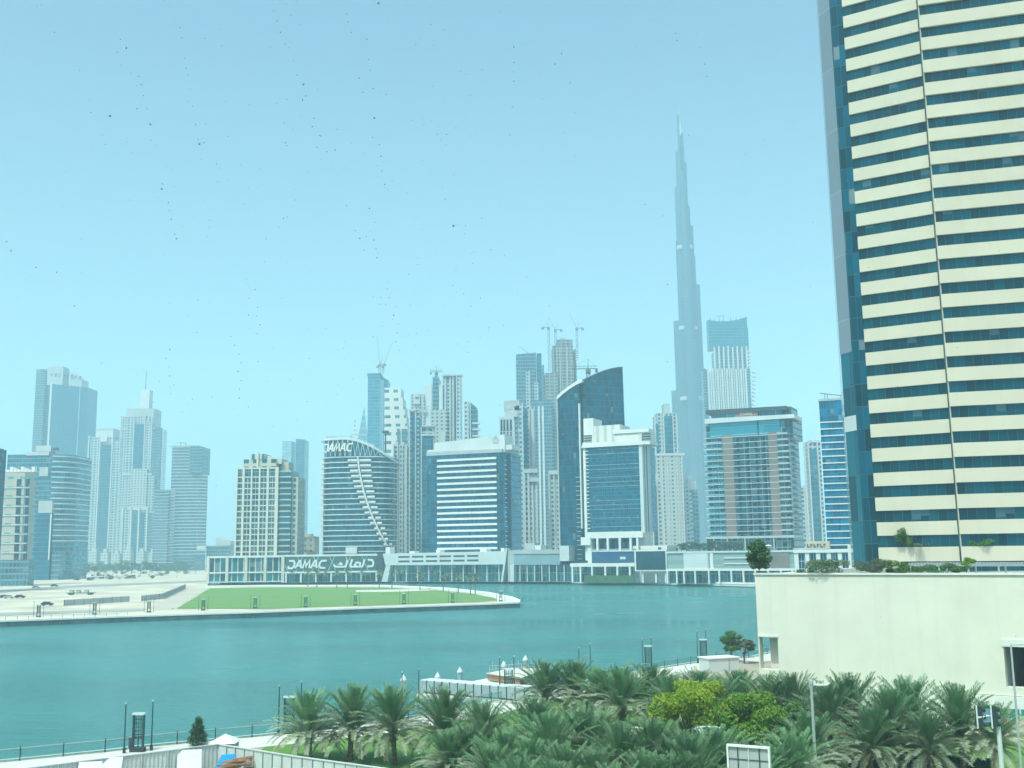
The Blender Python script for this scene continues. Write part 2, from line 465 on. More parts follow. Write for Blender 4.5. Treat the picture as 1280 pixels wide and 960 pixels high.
# haze: one closed box of dusty air round everything
hb = MB(); hb.box(-6450, 6450, -6450, 6450, -5.2, 880)
hm = bpy.data.materials.new('dusty_air'); hm.use_nodes = True
ht = hm.node_tree
ht.nodes.remove(ht.nodes['Principled BSDF'])
pv = ht.nodes.new('ShaderNodeVolumePrincipled')
pv.inputs['Color'].default_value = (.57, .81, .95, 1)
pv.inputs['Density'].default_value = .00041
pv.inputs['Anisotropy'].default_value = -0.2
ht.links.new(pv.outputs[0], ht.nodes['Material Output'].inputs['Volume'])
try: hm.cycles.homogeneous_volume = True
except Exception: pass
hz = hb.build('haze', hm)
tag(hz, 'pale dusty haze over the whole city', 'haze', kind='stuff')
# ------------------------------------------------------------------ buildings
class Bld:
    """A building: an Empty at the foot of its front, x along the front, y into depth, z up. Pixels land on its own front planes."""
    def __init__(s, name, label, cat, px, py, Y, yaw=0.0, group=None):
        Y = Y * KY
        s.auto = yaw == 0
        p = at(px, py, Y)
        s.o = (p.x, Y)
        s.yaw = R(yaw)
        s.d = (cos(s.yaw), sin(s.yaw))
        s.root = thing(name, label, cat, (p.x, Y, 0), s.yaw, group)
    def hit(s, px, py, dy=0.0):
        n = (-s.d[1], s.d[0])
        return on_wall(px, py, (s.o[0] + n[0] * dy, s.o[1] + n[1] * dy), s.d)
    def x(s, px, py, dy=0.0): return s.hit(px, py, dy)[0]
    def z(s, px, py, dy=0.0): return s.hit(px, py, dy)[1]
    def part(s, name, mb, mats, parent=None, **k):
        if s.o[1] > 740:          # distant towers swap white for a duller copy, haze put into the colour
            mats = [M['hazewhite'] if m is M['white'] else m for m in (mats if isinstance(mats, (list, tuple)) else [mats])]
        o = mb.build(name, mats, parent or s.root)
        if k: tag(o, **k)
        return o
    def rect(s, pxL, pxR, yt, yb, dy=0.0):
        ym = (yt + (yb if yb is not None else 690)) / 2
        cx = (pxL + pxR) / 2
        return s.x(pxL, ym, dy), s.x(pxR, ym, dy), (0.0 if yb is None else s.z(cx, yb, dy)), s.z(cx, yt, dy)
    def vol(s, name, pxL, pxR, yt, yb, dy, depth, mat, roof=None, yr=None, parent=None, z0=None, **k):
        """block traced on the plane dy behind the front; yr = top row at its right edge when the top slopes"""
        x0, x1, zb, zt = s.rect(pxL, pxR, yt, yb, dy)
        if z0 is not None: zb = z0
        if s.auto and depth > 6:          # what shows of its flank counts into the traced width
            ym = (yt + (yb if yb is not None else 690)) / 2
            dp = depth
            for _ in range(6):
                xa, xb = s.x(pxL, ym, dy + dp), s.x(pxR, ym, dy + dp)
                n0, n1 = max(x0, xa), min(x1, xb)
                if n1 - n0 > .62 * (x1 - x0): break
                dp *= .75
            x0, x1, depth = n0, n1, dp
        mb = MB()
        z1 = zt
        if yr is not None:
            zl, zr = s.z(pxL, yt, dy), s.z(pxR, yr, dy)
            z1 = [zl, zr, zr, zl]
        mb.prism([(x0, dy), (x1, dy), (x1, dy + depth), (x0, dy + depth)], zb, z1, 0, 1)
        return s.part(name, mb, [mat, roof or M['roofgrey']], parent, **k)
    def vols(s, rows):
        for r in rows: s.vol(*r)
    def fins(s, name, xs, yt, yb, dy, wpx, proud, mat):
        for px in xs:
            x0, x1, zb, zt = s.rect(px - wpx / 2, px + wpx / 2, yt, yb, dy)
            mb = MB(); mb.box(x0, x1, dy - proud, dy + .02, zb, zt)
            s.part(name, mb, mat)
    def bands(s, name, x0, x1, zs, h, y0, y1, mat):
        for z in zs:
            mb = MB(); mb.box(x0, x1, y0, y1, z, z + h)
            s.part(name, mb, mat)

WHITE = (.40, .43, .43)
f_white = facade('white_tower_wall', WHITE, (.05, .10, .12), 3.5, 3.4, .50, .52, .2, .5, .15)
f_white2 = facade('white_balcony_wall', (.42, .45, .44), (.06, .11, .13), 3.5, 4.6, .62, .58, .2, .5, .2)
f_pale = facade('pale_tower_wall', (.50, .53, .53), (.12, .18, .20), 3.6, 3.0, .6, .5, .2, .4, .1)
f_greyst = facade('grey_stripe_wall', (.44, .48, .48), (.05, .10, .12), 3.6, 40, .97, .5, .2, .3, 0)
f_blue = facade('blue_curtain_wall', (.05, .10, .13), (.02, .07, .10), 3.7, 1.8, .9, .86, .1, .5, .08)
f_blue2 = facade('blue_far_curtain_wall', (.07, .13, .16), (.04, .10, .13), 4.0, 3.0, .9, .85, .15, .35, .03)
f_slate = facade('slate_curtain_wall', (.16, .21, .23), (.06, .11, .13), 3.8, 2.4, .85, .7, .15, .4, .05)
f_band = facade('banded_glass_wall', (.62, .65, .64), (.04, .09, .11), 4.0, 60, .99, .84, .15, .25, 0)
f_shell = facade('raw_concrete_floors', (.26, .29, .30), (.09, .11, .12), 3.6, 5.0, .75, .62, .8, .4, 0, met=0)
f_win = facade('small_window_wall', (.42, .44, .42), (.06, .10, .11), 3.4, 4.0, .42, .45, .2, .5, .1)
f_glassclear = facade('pale_glass_wall', (.5, .55, .55), (.16, .24, .26), 3.6, 2.0, .92, .92, .08, .3, .05)

def antenna(b, px, y0, y1, dy, r=.35, name='antenna', mat=None):
    x, z1 = b.hit(px, y0, dy); _, z0 = b.hit(px, y1, dy)
    mb = MB(); mb.tube((x, dy, z0), (x, dy, z1), r, r * .6, 6)
    return b.part(name, mb, mat or M['dgrey'])

def crane(name, label, px, ybase, ytop, Y, jib_l, jib_r, jib_y=None, luff=None, group='tower cranes'):
    """tower crane standing on a roof: lattice mast, slewing cab, jib; pixel rows give its heights at distance Y"""
    Y = Y * KY
    p0, p1 = at(px, ybase, Y), at(px, ytop, Y)
    t = thing(name, label, 'crane', (p0.x, Y, p0.z), 0, group)
    h = p1.z - p0.z
    s_ = Y / F
    w2 = 1.0
    mb = MB()
    for sx, sy in ((-w2, -w2), (w2, -w2), (w2, w2), (-w2, w2)): mb.tube((sx, sy, 0), (sx, sy, h), .22, n=4)
    k = max(2, int(h / 3))
    for i in range(k):
        za, zb = h * i / k, h * (i + 1) / k
        sgn = 1 if i % 2 else -1
        for yy in (-w2, w2): mb.tube((-w2 * sgn, yy, za), (w2 * sgn, yy, zb), .13, n=4)
        for xx in (-w2, w2): mb.tube((xx, -w2 * sgn, za), (xx, w2 * sgn, zb), .13, n=4)
    mb.build('mast', M['crane'], t)
    mb = MB(); mb.box(-1.4, 1.4, -1.4, 1.4, h, h + 2.4); mb.build('cab', M['crane'], t)
    mb = MB()
    if luff is not None:
        L, el, sx = luff
        a = Vector((0, 0, h + 2.4)); e = a + Vector((sx * L * cos(el), 0, L * sin(el)))
        for oz in (-.6, .6): mb.tube(a + Vector((0, oz, 0)), e, .24, .12, 4)
        for i in range(8):
            q, q2 = a.lerp(e, i / 8), a.lerp(e, (i + .5) / 8)
            mb.tube(q + Vector((0, -.6 * (1 - i / 8), 0)), q2 + Vector((0, .6 * (1 - i / 8), 0)), .09, n=4)
        mb.tube(a, a + Vector((-sx * 7, 0, .6)), .5, n=4)
        mb.box(min(-sx * 5, -sx * 8), max(-sx * 5, -sx * 8), -1, 1, h + .4, h + 2.2)
        mb.tube(a + Vector((-sx * 3, 0, 6)), e, .07, n=4); mb.tube(a, a + Vector((-sx * 3, 0, 6)), .2, n=4)
    else:
        z = h + 3.0
        l, r = jib_l * s_, jib_r * s_
        for oy in (-.7, .7): mb.tube((-l, oy, z), (r, oy, z), .2, n=4)
        mb.tube((-l, 0, z + 1.6), (r, 0, z + 1.6), .2, n=4)
        n_ = int((l + r) / 2.2)
        for i in range(n_):
            x0 = -l + (l + r) * i / n_; x1 = -l + (l + r) * (i + .5) / n_
            mb.tube((x0, -.7, z), (x1, 0, z + 1.6), .09, n=4); mb.tube((x0, .7, z), (x1, 0, z + 1.6), .09, n=4)
        mb.tube((0, 0, z), (0, 0, z + 6), .35, .15, 4)
        mb.tube((0, 0, z + 6), (-l * .8, 0, z + 1.6), .08, n=4); mb.tube((0, 0, z + 6), (r * .8, 0, z + 1.6), .08, n=4)
        e = r if r < l else -l
        mb.box(min(e, e * .75), max(e, e * .75), -1, 1, z - 2.2, z - .2)
    mb.build('jib', M['crane'], t)
    return t

# ---------- far left: tall slate tower with sign letters
b = Bld('office_tower', 'tall slate-blue tower with a stepped sign crown, left of the spired white tower', 'building', 80, 690, 1800)
b.vol('shaft', 58, 117.5, 480, None, 0, 40, facade('slate_sheer_wall', (.06, .11, .14), (.04, .09, .12), 3.9, 4.0, .94, .9, .2, .18, 0), yr=484)
b.vol('wing', 39, 57.8, 461.5, None, 5, 34, f_slate)
b.vol('crown', 59, 86.5, 458, 481, 2, 30, M['grey'])
b.vol('crown', 86.8, 111, 464, 484, 2.4, 26, M['grey'], yr=474)
b.fins('corner_strip', (58.6,), 478, None, 0, 2.2, .9, M['palegrey'])
b.fins('corner_strip', (95,), 482, None, 0, .9, .5, M['grey'])
for i in range(8):            # sign letters too far off to read
    x, z = b.hit(65 + i * 5.0, 468.5 + i * .55, 2)
    mb = MB(); hh = 2.0 + (i * 7 % 3) * .5
    mb.box(x - 1.3, x - .5, 1.4, 2.0, z - hh, z + hh); mb.box(x - .5, x + .9, 1.5, 1.9, z + hh - 1.2, z + hh - .1 + (i % 2) * .4)
    if i % 2: mb.box(x + .9, x + 1.6, 1.4, 2.0, z - hh + .2, z + hh - .2)
    b.part('sign_letter', mb, M['dgrey'])

# ---------- far left edge: blue sliver tower
b = Bld('office_tower', 'dark blue glass tower cut by the left edge of the view', 'building', -10, 712, 640)
b.vol('shaft', -40, 4.5, 560, None, 0, 25, f_blue)
b.vol('parapet', -40, 4.8, 558.3, 560, -.3, 25.6, M['dgrey'])

# ---------- far left: banded glass tower behind the beige one
b = Bld('office_tower', 'glass tower with a rounded banded right side and white roof slabs behind the beige tower', 'building', 45, 715, 960)
x0, x1, _, zt = b.rect(6, 84, 568, None)
mb = MB()
fp = [(x0, 0)] + [(x1 - 18 + 18 * sin(a), 18 - 18 * cos(a)) for a in [pi / 2 * i / 8 for i in range(9)]] + [(x1, 45), (x0, 45)]
mb.prism(fp, 0, zt, 0, 1)
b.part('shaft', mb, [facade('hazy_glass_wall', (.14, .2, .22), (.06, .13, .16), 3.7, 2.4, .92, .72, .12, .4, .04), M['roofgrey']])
for i in range(17):
    z = zt - 2 - i * 4.2
    if z < 20: break
    mb = MB()
    arc = [(x1 - 18 + 18.6 * sin(a), 18 - 18.6 * cos(a)) for a in [pi / 2 * (.15 + .85 * j / 8) for j in range(9)]]
    mb.prism([(x1 - 9, 5)] + arc + [(x1 + .6, 44), (x1 - 9, 44)], z, z + .9)
    b.part('floor_band', mb, M['palegrey'])
b.vol('roof_slab', 33, 76, 565, 569, -1, 40, M['white'])
b.vol('roof_slab', 45, 72, 557, 564.5, 2, 30, M['white'])
b.vol('plant_room', 66, 71, 559.5, 563, 1.8, 4, M['dgrey'])
b.vol('sign_block', 49, 60, 584, 595, -1.2, 3, M['grey'])
b.vol('sign_block', 48, 65, 626, 641, -1.6, 4, M['grey'])
b.vol('lower_block', 44, 64, 641.5, None, -1.4, 6, facade('deep_blue_block', (.05, .12, .16), (.03, .09, .13), 3.7, 2, .9, .85, .1, .3, 0))
b.fins('edge_strip', (62.5,), 642, 700, -1.4, 1.6, .5, M['palegrey'])
b.vol('lower_block', 65.5, 82, 690, None, -3, 20, f_slate)

# ---------- far left: beige tower with dark window stacks
b = Bld('apartment_tower', 'beige tower with two stacks of dark windows and a white parapet crown, left shore', 'building', 24, 715, 780)
b.vol('shaft', 3, 43, 590, None, 0, 22, facade('beige_tower_wall', (.44, .42, .36), (.20, .24, .24), 6.0, 8.0, .5, .25, .3, .2, 0))
x0, x1, zb, zt = b.rect(3, 43, 590, None)
for i in range(8):            # jagged white crown
    xa = x0 + 1 + (x1 - x0 - 2) * i / 8
    mb = MB(); mb.box(xa, xa + (x1 - x0 - 2) / 8 - .25, -.3, 3, zt, zt + 1.6 + (i * 5 % 3) * .9); b.part('crown_block', mb, M['white'])
for px, wpx in ((24, 6.0), (35.0, 4.6)):
    for i in range(9):
        y = 599 + i * 11.6
        xa, xb, za, zc = b.rect(px - wpx / 2 - i * .45, px + wpx / 2 - i * .45, y, y + 9.2)
        mb = MB(); mb.box(xa, xb, -.12, .05, za, zc); b.part('window', mb, M['dark_glass'])
for i in range(9):
    z = b.z(24, 609.6 + i * 11.6)
    mb = MB(); mb.box(x0 - .4, x1 - 4, -.5, 0, z - .25, z + .2); b.part('floor_band', mb, M['palegrey'])
b.vol('podium', -45, 44, 700, None, -8, 8, f_slate)

# ---------- left: white residential twin
def res_tower(label, px, Y, rows, group=None):
    b = Bld('apartment_tower', label, 'building', px, 690, Y, 0, group)
    b.vols(rows)
    return b
b = res_tower('white apartment tower with an arched flat crown, left of the spired tower', 128, 1600, [
    ('wing', 99, 108, 583, None, 6, 30, f_slate),
    ('shaft', 107.5, 152, 546, None, 0, 34, f_white),
    ('crown', 120.5, 151, 537, 546, 2, 28, M['palegrey']),
    ('bay', 124, 137, 556, None, -1.2, 3, f_blue2),
    ('bay', 110, 121.5, 548, None, -1.8, 3, f_white2),
    ('bay', 139, 149, 550, None, -1.6, 3, f_white2)])
b.fins('pier', (108.5, 122.6, 138.2, 151), 545, None, 0, 1.7, 2.2, M['white'])
b.fins('pier', (99.6,), 583, None, 6, 2.6, 1.0, M['white'])
b.vol('cornice', 98, 109, 580.5, 583, 5.4, 31, M['white']); b.vol('cornice', 98, 109, 640, 642.5, 5.2, 8, M['white'])
b.vol('cornice', 119.5, 152, 535.6, 537, 1.5, 29, M['white'])
b.vol('portal', 126, 134, 543, 552, -2.2, 1, M['palegrey'])

b = res_tower('white apartment tower with a dark stepped head and tall spire', 176, 1570, [
    ('shaft', 149.5, 196, 520.5, None, 0, 36, f_white),
    ('crown', 157.5, 201.5, 510.5, 534, 1.5, 30, M['grey']),
    ('side_shaft', 190, 200.5, 534.5, None, .8, 30, f_slate),
    ('spire_base', 175.5, 191, 487, 510.5, 8, 14, M['palegrey']),
    ('bay', 167, 180, 530, 588, -1.5, 4, f_blue2),
    ('bay', 157.5, 166.5, 522, 600, -1.2, 3, f_white2), ('bay', 181, 188.5, 528, 600, -1.1, 3, f_white2),
    ('front_block', 155.5, 191, 594, None, -4, 6, f_white),
    ('front_block', 163, 183, 586, 634, -6, 5, f_win),
    ('front_base', 151.5, 195, 638, None, -9, 8, f_white2),
    ('bay', 165, 172, 638, None, -10.2, 2, f_blue2), ('bay', 174.5, 179, 640, None, -10.4, 2, f_blue2),
    ('bay', 185.5, 195, 641, None, -10.6, 2, f_slate)])
b.fins('pier', (150.5, 167, 180.6, 189.2), 520, 590, 0, 1.2, 1.9, M['white'])
b.fins('pier', (153, 163.6, 173.4, 183.6), 634, None, -9, 2.0, 2.0, M['white'])
b.vol('cornice', 149, 197, 535, 536.6, -.8, 10, M['white']); b.vol('cornice', 154, 193, 591.5, 594, -5, 10, M['white']); b.vol('cornice', 160, 187, 633.5, 637.5, -9.6, 8, M['white'])
antenna(b, 183, 464, 488, 14, .55, 'spire')
# slab behind
b = Bld('office_tower', 'pale plain slab tower just behind the spired white tower', 'building', 200, 690, 2100)
b.vol('shaft', 194, 206, 537, None, 0, 30, f_pale)

# ---------- left: banded dark glass tower with its low wing
b = Bld('office_tower', 'dark glass tower ringed by thin pale bands with an overhanging upper block', 'building', 232, 690, 1400)
x0, x1, _, zt = b.rect(212, 260, 558, None)
b.vol('shaft', 213, 259, 558, None, 0, 40, f_slate)
b.vol('upper_block', 238, 262.5, 558.5, 592, -3, 40, f_slate)
b.vol('low_wing', 192, 220, 612, None, -5, 40, f_slate)
zs = [zt - 1 - i * 3.75 for i in range(34)]
xm = b.x(238, 580)
b.bands('floor_band', x0 + .3, x1 - .2, [z for z in zs if z < b.z(250, 593)], .55, -.8, .05, M['palegrey'])
b.bands('floor_band', x0 + .3, xm - .4, [z for z in zs if z >= b.z(250, 593)], .55, -.8, .05, M['palegrey'])
zw = b.z(205, 612, -5)
b.bands('floor_band', b.x(192, 640, -5), b.x(219, 640, -5) - .5, [zw - 1 - i * 3.75 for i in range(int(zw / 3.75))], .5, -5.6, -4.95, M['palegrey'])
b.vol('parapet', 211.5, 260.5, 556.6, 558, -.6, 41, M['grey'])
antenna(b, 226, 553, 557, 10, .5); antenna(b, 232, 554, 557, 12, .5)
x, z = b.hit(226, 553.5, 10); mb = MB(); mb.box(x - 5, x + 6, 9.8, 10.4, z - .2, z + .25); b.part('roof_gantry', mb, M['dgrey'])

# ---------- left: row of low white villas
for i in range(9):
    px = 90 + i * 14.2 + (3 if i > 5 else 0)
    top = 692 - (i * 7 % 4) * 1.6
    b = Bld('townhouse', 'low white townhouse, %s from the left in the row below the white towers' % ORD[i], 'house', px, 708, 1460, group='white townhouses')
    b.vol('wall', px - 6.7, px + 6.7, top, None, 0, 14, facade('townhouse_wall', (.50, .51, .48), (.10, .15, .16), 3.4, 3.2, .5, .45, .3, .4, 0, ou=i) if i == 0 else bpy.data.materials['townhouse_wall'])
    b.vol('upper_wall', px - 3.5, px + 2.5 + i % 3, top - 3.4 - i % 2, top, 2, 9, M['white'])

# ---------- grid tower (beige, square windows) on the left of the sign podium
b = Bld('apartment_tower', 'beige grid-fronted tower with square windows beside the curved sign-topped tower', 'building', 322, 697, 800, -3)
XL, XR = b.x(295.5, 640), b.x(345.5, 640)
ZT = b.z(320, 585); ZB = b.z(320, 697)
DEP = 24.0
g_dark = facade('grid_tower_glass', (.30, .32, .28), (.03, .075, .09), 3.8, 2.5, .9, .9, .12, .6, .15)
mb = MB(); mb.box(XL, XR, 0, DEP, 0, ZT); b.part('glass_wall', mb, [g_dark])
stone = matte('honey_stone', (.63, .61, .52), .8, .06, .2)
nfl = 14
fh = (ZT - ZB) / (nfl + 1.6)
for i in range(nfl + 1):
    z = ZB + fh * i
    mb = MB(); mb.box(XL - .4, XR + .2, -.7, .05, z - .36, z + .36); b.part('floor_band', mb, stone)
mb = MB(); mb.box(XL - .4, XR + .2, -.7, .05, ZT - .7, ZT + .3); b.part('floor_band', mb, stone)
for k, fx in enumerate((0.0, .165, .37, .57, .775, 1.0)):
    xx = XL + (XR - XL) * fx; ww = 1.0 if k in (1, 4) else .75
    if k == 5: ww = 1.5
    mb = MB(); mb.box(xx - ww * .72, xx + ww * .72, -1.0, .02, 0, ZT + (.8 if 0 < k < 5 else .35)); b.part('pier', mb, stone)
for k in range(4):              # slender mullions in the middle of the bays
    xx = XL + (XR - XL) * (.265 + .205 * k if k < 3 else .89)
    mb = MB(); mb.box(xx - .14, xx + .14, -.4, .02, ZB, ZT - 6); b.part('mullion', mb, stone)
# side wall (right), glazed bay then stone bay
mb = MB(); mb.box(XR + .1, XR + 9, 1.2, DEP - 2, 0, b.z(355, 588)); b.part('corner_bay', mb, [facade('corner_bay_glass', (.45, .45, .38), (.03, .08, .10), 3.8, 30, .98, .74, .12, .3, .1)])
mb = MB(); mb.box(XR + 9.2, XR + 10.2 + 3, 4, DEP - 1, 0, b.z(360, 596)); b.part('side_wall', mb, [facade('side_stone_wall', (.46, .44, .36), (.06, .1, .11), 3.8, 3.4, .5, .6, .15, .3, .1)])
for i in range(nfl + 1):
    z = ZB + fh * i
    mb = MB(); mb.box(XR + 1.6, XR + 9.15, .8, 1.3, z - .3, z + .3); b.part('floor_band', mb, stone)
b.vol('upper_block', 304, 345, 574, 585, 3, 18, facade('upper_grid_wall', (.56, .53, .42), (.05, .1, .11), 7, 6.2, .55, .7, .15, .3, 0, ou=1))
b.vol('crown', 313.5, 331, 567.5, 574, 2.4, 16, facade('crown_slots', (.54, .52, .42), (.06, .1, .11), 30, 3.4, .55, .9, .2, .3, 0))
b.vol('crown', 331.2, 352, 569, 580, 6, 16, stone, yr=573)
b.vol('crown_rib', 320.5, 323, 565.5, 586, 1.8, 2, stone)
b.vol('plant_room', 352, 361, 577.5, 592, 9, 12, M['beige'])

# pale two-tone tower behind
b = Bld('office_tower', 'hazy two-tone blue slab tower with a chamfered top, behind the beige grid tower', 'building', 368, 672, 1700)
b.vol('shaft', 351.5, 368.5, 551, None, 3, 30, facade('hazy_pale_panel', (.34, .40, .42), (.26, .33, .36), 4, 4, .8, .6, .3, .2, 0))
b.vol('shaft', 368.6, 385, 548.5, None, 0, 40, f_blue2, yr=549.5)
# low dark block and small beige block
b = Bld('low_building', 'low dark hazy block seen left of the grid tower foot', 'building', 278, 690, 1300)
b.vol('wall', 258, 297, 682, None, 0, 30, f_slate); b.vol('roof', 270, 294, 672, 682, 4, 20, M['grey'], yr=676); b.vol('canopy', 246, 262, 682, 687, -6, 20, M['white'])
b = Bld('low_building', 'small sand-coloured block with two palms between the grid tower and the curved tower', 'building', 381, 690, 860)
b.vol('wall', 364, 399, 672, None, 0, 18, facade('sand_block_wall', (.52, .48, .38), (.16, .18, .16), 3.6, 4, .35, .4, .3, .3, 0)); b.vol('parapet', 363.5, 399, 670.5, 672, -.4, 19, M['beige'])
b.vol('upper_wall', 372, 392, 667.5, 671, 3, 10, M['beige'])

# ---------- long waterfront podiums
def glazed_row(b, x0, x1, z0, z1, y0, y1, n, colw, mat_col, glass, nm='pier'):
    mb = MB(); mb.box(x0, x1, y1, y1 + .4, z0, z1); b.part('glass_wall', mb, [glass])
    for i in range(n + 1):
        xx = x0 + (x1 - x0) * i / n
        mb = MB(); mb.box(xx - colw / 2, xx + colw / 2, y0, y1 + .1, z0, z1); b.part(nm, mb, mat_col)

shopg = facade('shopfront_glass', (.30, .34, .33), (.04, .09, .10), 5.0, 2.2, .92, .9, .1, .7, .25)
b = Bld('podium_building', 'two-storey glazed podium with stone piers at the foot of the grid tower', 'building', 308, 727, 782, -3)
x0, x1, _, z1 = b.rect(260.5, 355.5, 695, None)
zm = b.z(308, 715.5)
mb = MB(); mb.box(x0, x1, 1.2, 30, 0, z1, 0, 1); b.part('wall', mb, [facade('podium_curtain_glass', (.50, .50, .42), (.025, .08, .10), zm, (x1 - x0) / 13, .8, 1.1, .1, .7, .1), M['roofgrey']])
for k, h in ((z1 - 1.1, 1.3), (zm - .5, .9), (.2, .6)):
    mb = MB(); mb.box(x0 - .4, x1 + .3, .1, 1.25, k, k + h); b.part('floor_band', mb, M['white'])
for i in range(5):
    xx = x0 + (x1 - x0) * i / 4
    mb = MB(); mb.box(xx - .9, xx + .9, -.3, 1.22, 0, z1 - .02); b.part('pier', mb, stone)

b = Bld('podium_building', 'podium wall with big white sign lettering over a colonnade, below the curved tower', 'building', 416, 727, 765, -2)
x0, x1, _, z1 = b.rect(357, 474, 693.5, None)
zs0 = b.z(416, 714)
mb = MB(); mb.box(x0, x1, 0, 30, 0, z1, 0, 1); b.part('wall', mb, [facade('recessed_shopfront', (.2, .24, .24), (.03, .07, .08), 6, 3, .9, .9, .1, .7, .3), M['roofgrey']])
sgx0, sgx1 = x0 + .8, b.x(471, 704)
mb = MB(); mb.box(sgx0, sgx1, -1.2, .05, zs0, z1 - .9); sp = b.part('sign_panel', mb, matte('sign_backing', (.065, .13, .13), .5, .15, .1))
mb = MB(); mb.box(x0 - .3, sgx1 + .5, -1.5, .1, z1 - .9, z1 + .3); b.part('floor_band', mb, M['white'])
mb = MB(); mb.box(x0 - .3, sgx1 + .5, -1.5, .1, zs0 - 1.0, zs0); b.part('floor_band', mb, M['white'])
for i in range(7):
    xx = sgx0 + (sgx1 - sgx0) * i / 6
    mb = MB(); mb.box(xx - .5, xx + .5, -1.3, -.3, 0, zs0 - 1.0); b.part('column', mb, M['white'])
mb = MB(); mb.box(x0 - 2.2, x0 - .3, -1.6, 6, 0, z1 + .3); b.part('pier', mb, stone)
H = z1 - .9 - zs0; W = sgx1 - sgx0
random.seed(5)
for i in range(11):             # thin lattice on the sign panel
    xa = sgx0 + W * (i + .2) / 11.2; 
    mb = MB(); dxx = (1 if i % 2 else -1) * H * .45
    mb.strip([(xa, zs0 + .1), (xa + dxx, zs0 + H - .1)], .28, .06, z=1.2 + .02 * i); b.part('lattice_bar', mb, M['palegrey'])
def letters(b, x0, z0, w, h, shear, lw, items, y, mat, bow=0.0, wr=None):
    for k, (nm, strokes) in enumerate(items):
        mb = MB()
        for j, st in enumerate(strokes):
            pts = [(x0 + w * p[0] + shear * h * p[1], z0 + h * p[1]) for p in st]
            mb.strip(pts, lw, .5, z=-y + .015 * j)
        if wr: mb.v = [wr(v) for v in mb.v]
        b.part('sign_letter', mb, mat)
LAT = [('D', [[(.00, .02), (.115, .02), (.155, .3), (.155, .68), (.12, .97), (.0, .97)], [(.01, .3), (.01, .04)]]),
       ('A', [[(.19, 0), (.27, .97), (.30, .97), (.35, 0)], [(.24, .34), (.33, .34)]]),
       ('M', [[(.39, 0), (.42, .97), (.47, .25), (.54, .97), (.57, 0)]]),
       ('A', [[(.60, 0), (.68, .97), (.71, .97), (.76, 0)], [(.65, .34), (.74, .34)]]),
       ('C', [[(.99, .95), (.87, .95), (.82, .7), (.82, .27), (.87, .03), (.99, .03)]])]
AR = [('d', [[(.86, .95), (.97, .90), (1.0, .5), (.97, .1), (.84, .05)]]),
      ('a', [[(.78, 1.0), (.72, .03)]]),
      ('m', [[(.72, .05), (.58, .05), (.53, .3), (.58, .62), (.66, .55), (.66, .06)], [(.56, .05), (.40, .05)]]),
      ('a', [[(.47, 1.05), (.41, .06)]]),
      ('k', [[(.35, .98), (.30, .08), (.12, .05), (.03, .12), (.0, .35)], [(.20, .62), (.14, .42), (.22, .36)]])]
letters(b, sgx0 + W * .02, zs0 + H * .22, W * .42, H * .52, .18, 1.15, LAT, -1.25, M['whitep'])
letters(b, sgx0 + W * .53, zs0 + H * .26, W * .44, H * .50, -.05, 1.15, AR, -1.25, M['whitep'])
mb = MB(); mb.wpoly((0, 0), (1, 0), [(sgx1 + .6, 0), (sgx1 + 2.2, 0), (sgx1 + 4.0, z1), (sgx1 + .6, z1)], -8, .9); b.part('end_wall', mb, M['dgrey'])

# ---------- curved tower with bands and sign ring
b = Bld('office_tower', 'curved glass tower wrapped in white bands with sign letters under its oval roof', 'building', 445, 693, 805)
x0, x1, _, _ = b.rect(397, 493, 560, None)
zt = b.z(425, 547); zlow = b.z(492, 574); zr = b.z(445, 571.5); zb = b.z(445, 690)
cx, rx, ry = (x0 + x1) / 2, (x1 - x0) / 2, 22.0
def oval(k, n=56, grow=0.0):
    out = []
    for i in range(n):
        a = -pi + 2 * pi * i / n
        c_, s_ = cos(a), sin(a)
        e = .62
        out.append((cx + (rx + grow) * k * abs(c_) ** e * (1 if c_ > 0 else -1), 22 + (ry + grow) * k * abs(s_) ** e * (1 if s_ > 0 else -1)))
    return out
g_round = facade('round_tower_glass', (.05, .10, .12), (.014, .07, .095), 3.8, 1.6, .92, 1.1, .1, .5, .05, met=.4)
mb = MB(); mb.prism(oval(.965), 0, zr, 0, 1); b.part('glass_wall', mb, [g_round, M['roofgrey']])
nb = 18
for i in range(nb + 1):
    z = zb + (zr - zb) * i / nb
    mb = MB(); mb.prism(oval(1.0), z, z + .55); b.part('floor_band', mb, M['white'])
# sloping head: glass drum and pale oval ring tilted down to the right
tilt = lambda x: zt - (zt - zlow) * max(0.0, (x - x0 - (x1 - x0) * .36) / ((x1 - x0) * .64)) ** 1.6
fp = oval(.955)
mb = MB(); mb.prism(fp, zr + .8, [tilt(p[0]) - 1.4 for p in fp], 0, 1); b.part('head_drum', mb, [facade('head_glass', (.25, .38, .40), (.02, .09, .11), 30, 2.2, .9, 1.1, .1, .5, 0), M['palegrey']])
fo, fi = oval(1.03), oval(.90)
mb = MB(); n_ = len(fo)
for i in range(n_):
    j = (i + 1) % n_
    A, B, c1, c2 = fo[i], fo[j], fi[j], fi[i]
    za, zb_ = tilt(A[0]), tilt(B[0])
    mb.face([(*A, za - 1.5), (*B, zb_ - 1.5), (*B, zb_), (*A, za)])
    mb.face([(*A, za), (*B, zb_), (*c1, zb_ + .5), (*c2, za + .5)])
    mb.face([(*B, zb_ - 1.5), (*A, za - 1.5), (*c2, za - 1.2), (*c1, zb_ - 1.2)])
    mb.face([(*c1, zb_ - 1.2), (*c2, za - 1.2), (*c2, za + .5), (*c1, zb_ + .5)])
b.part('roof_ring', mb, M['palegrey'])
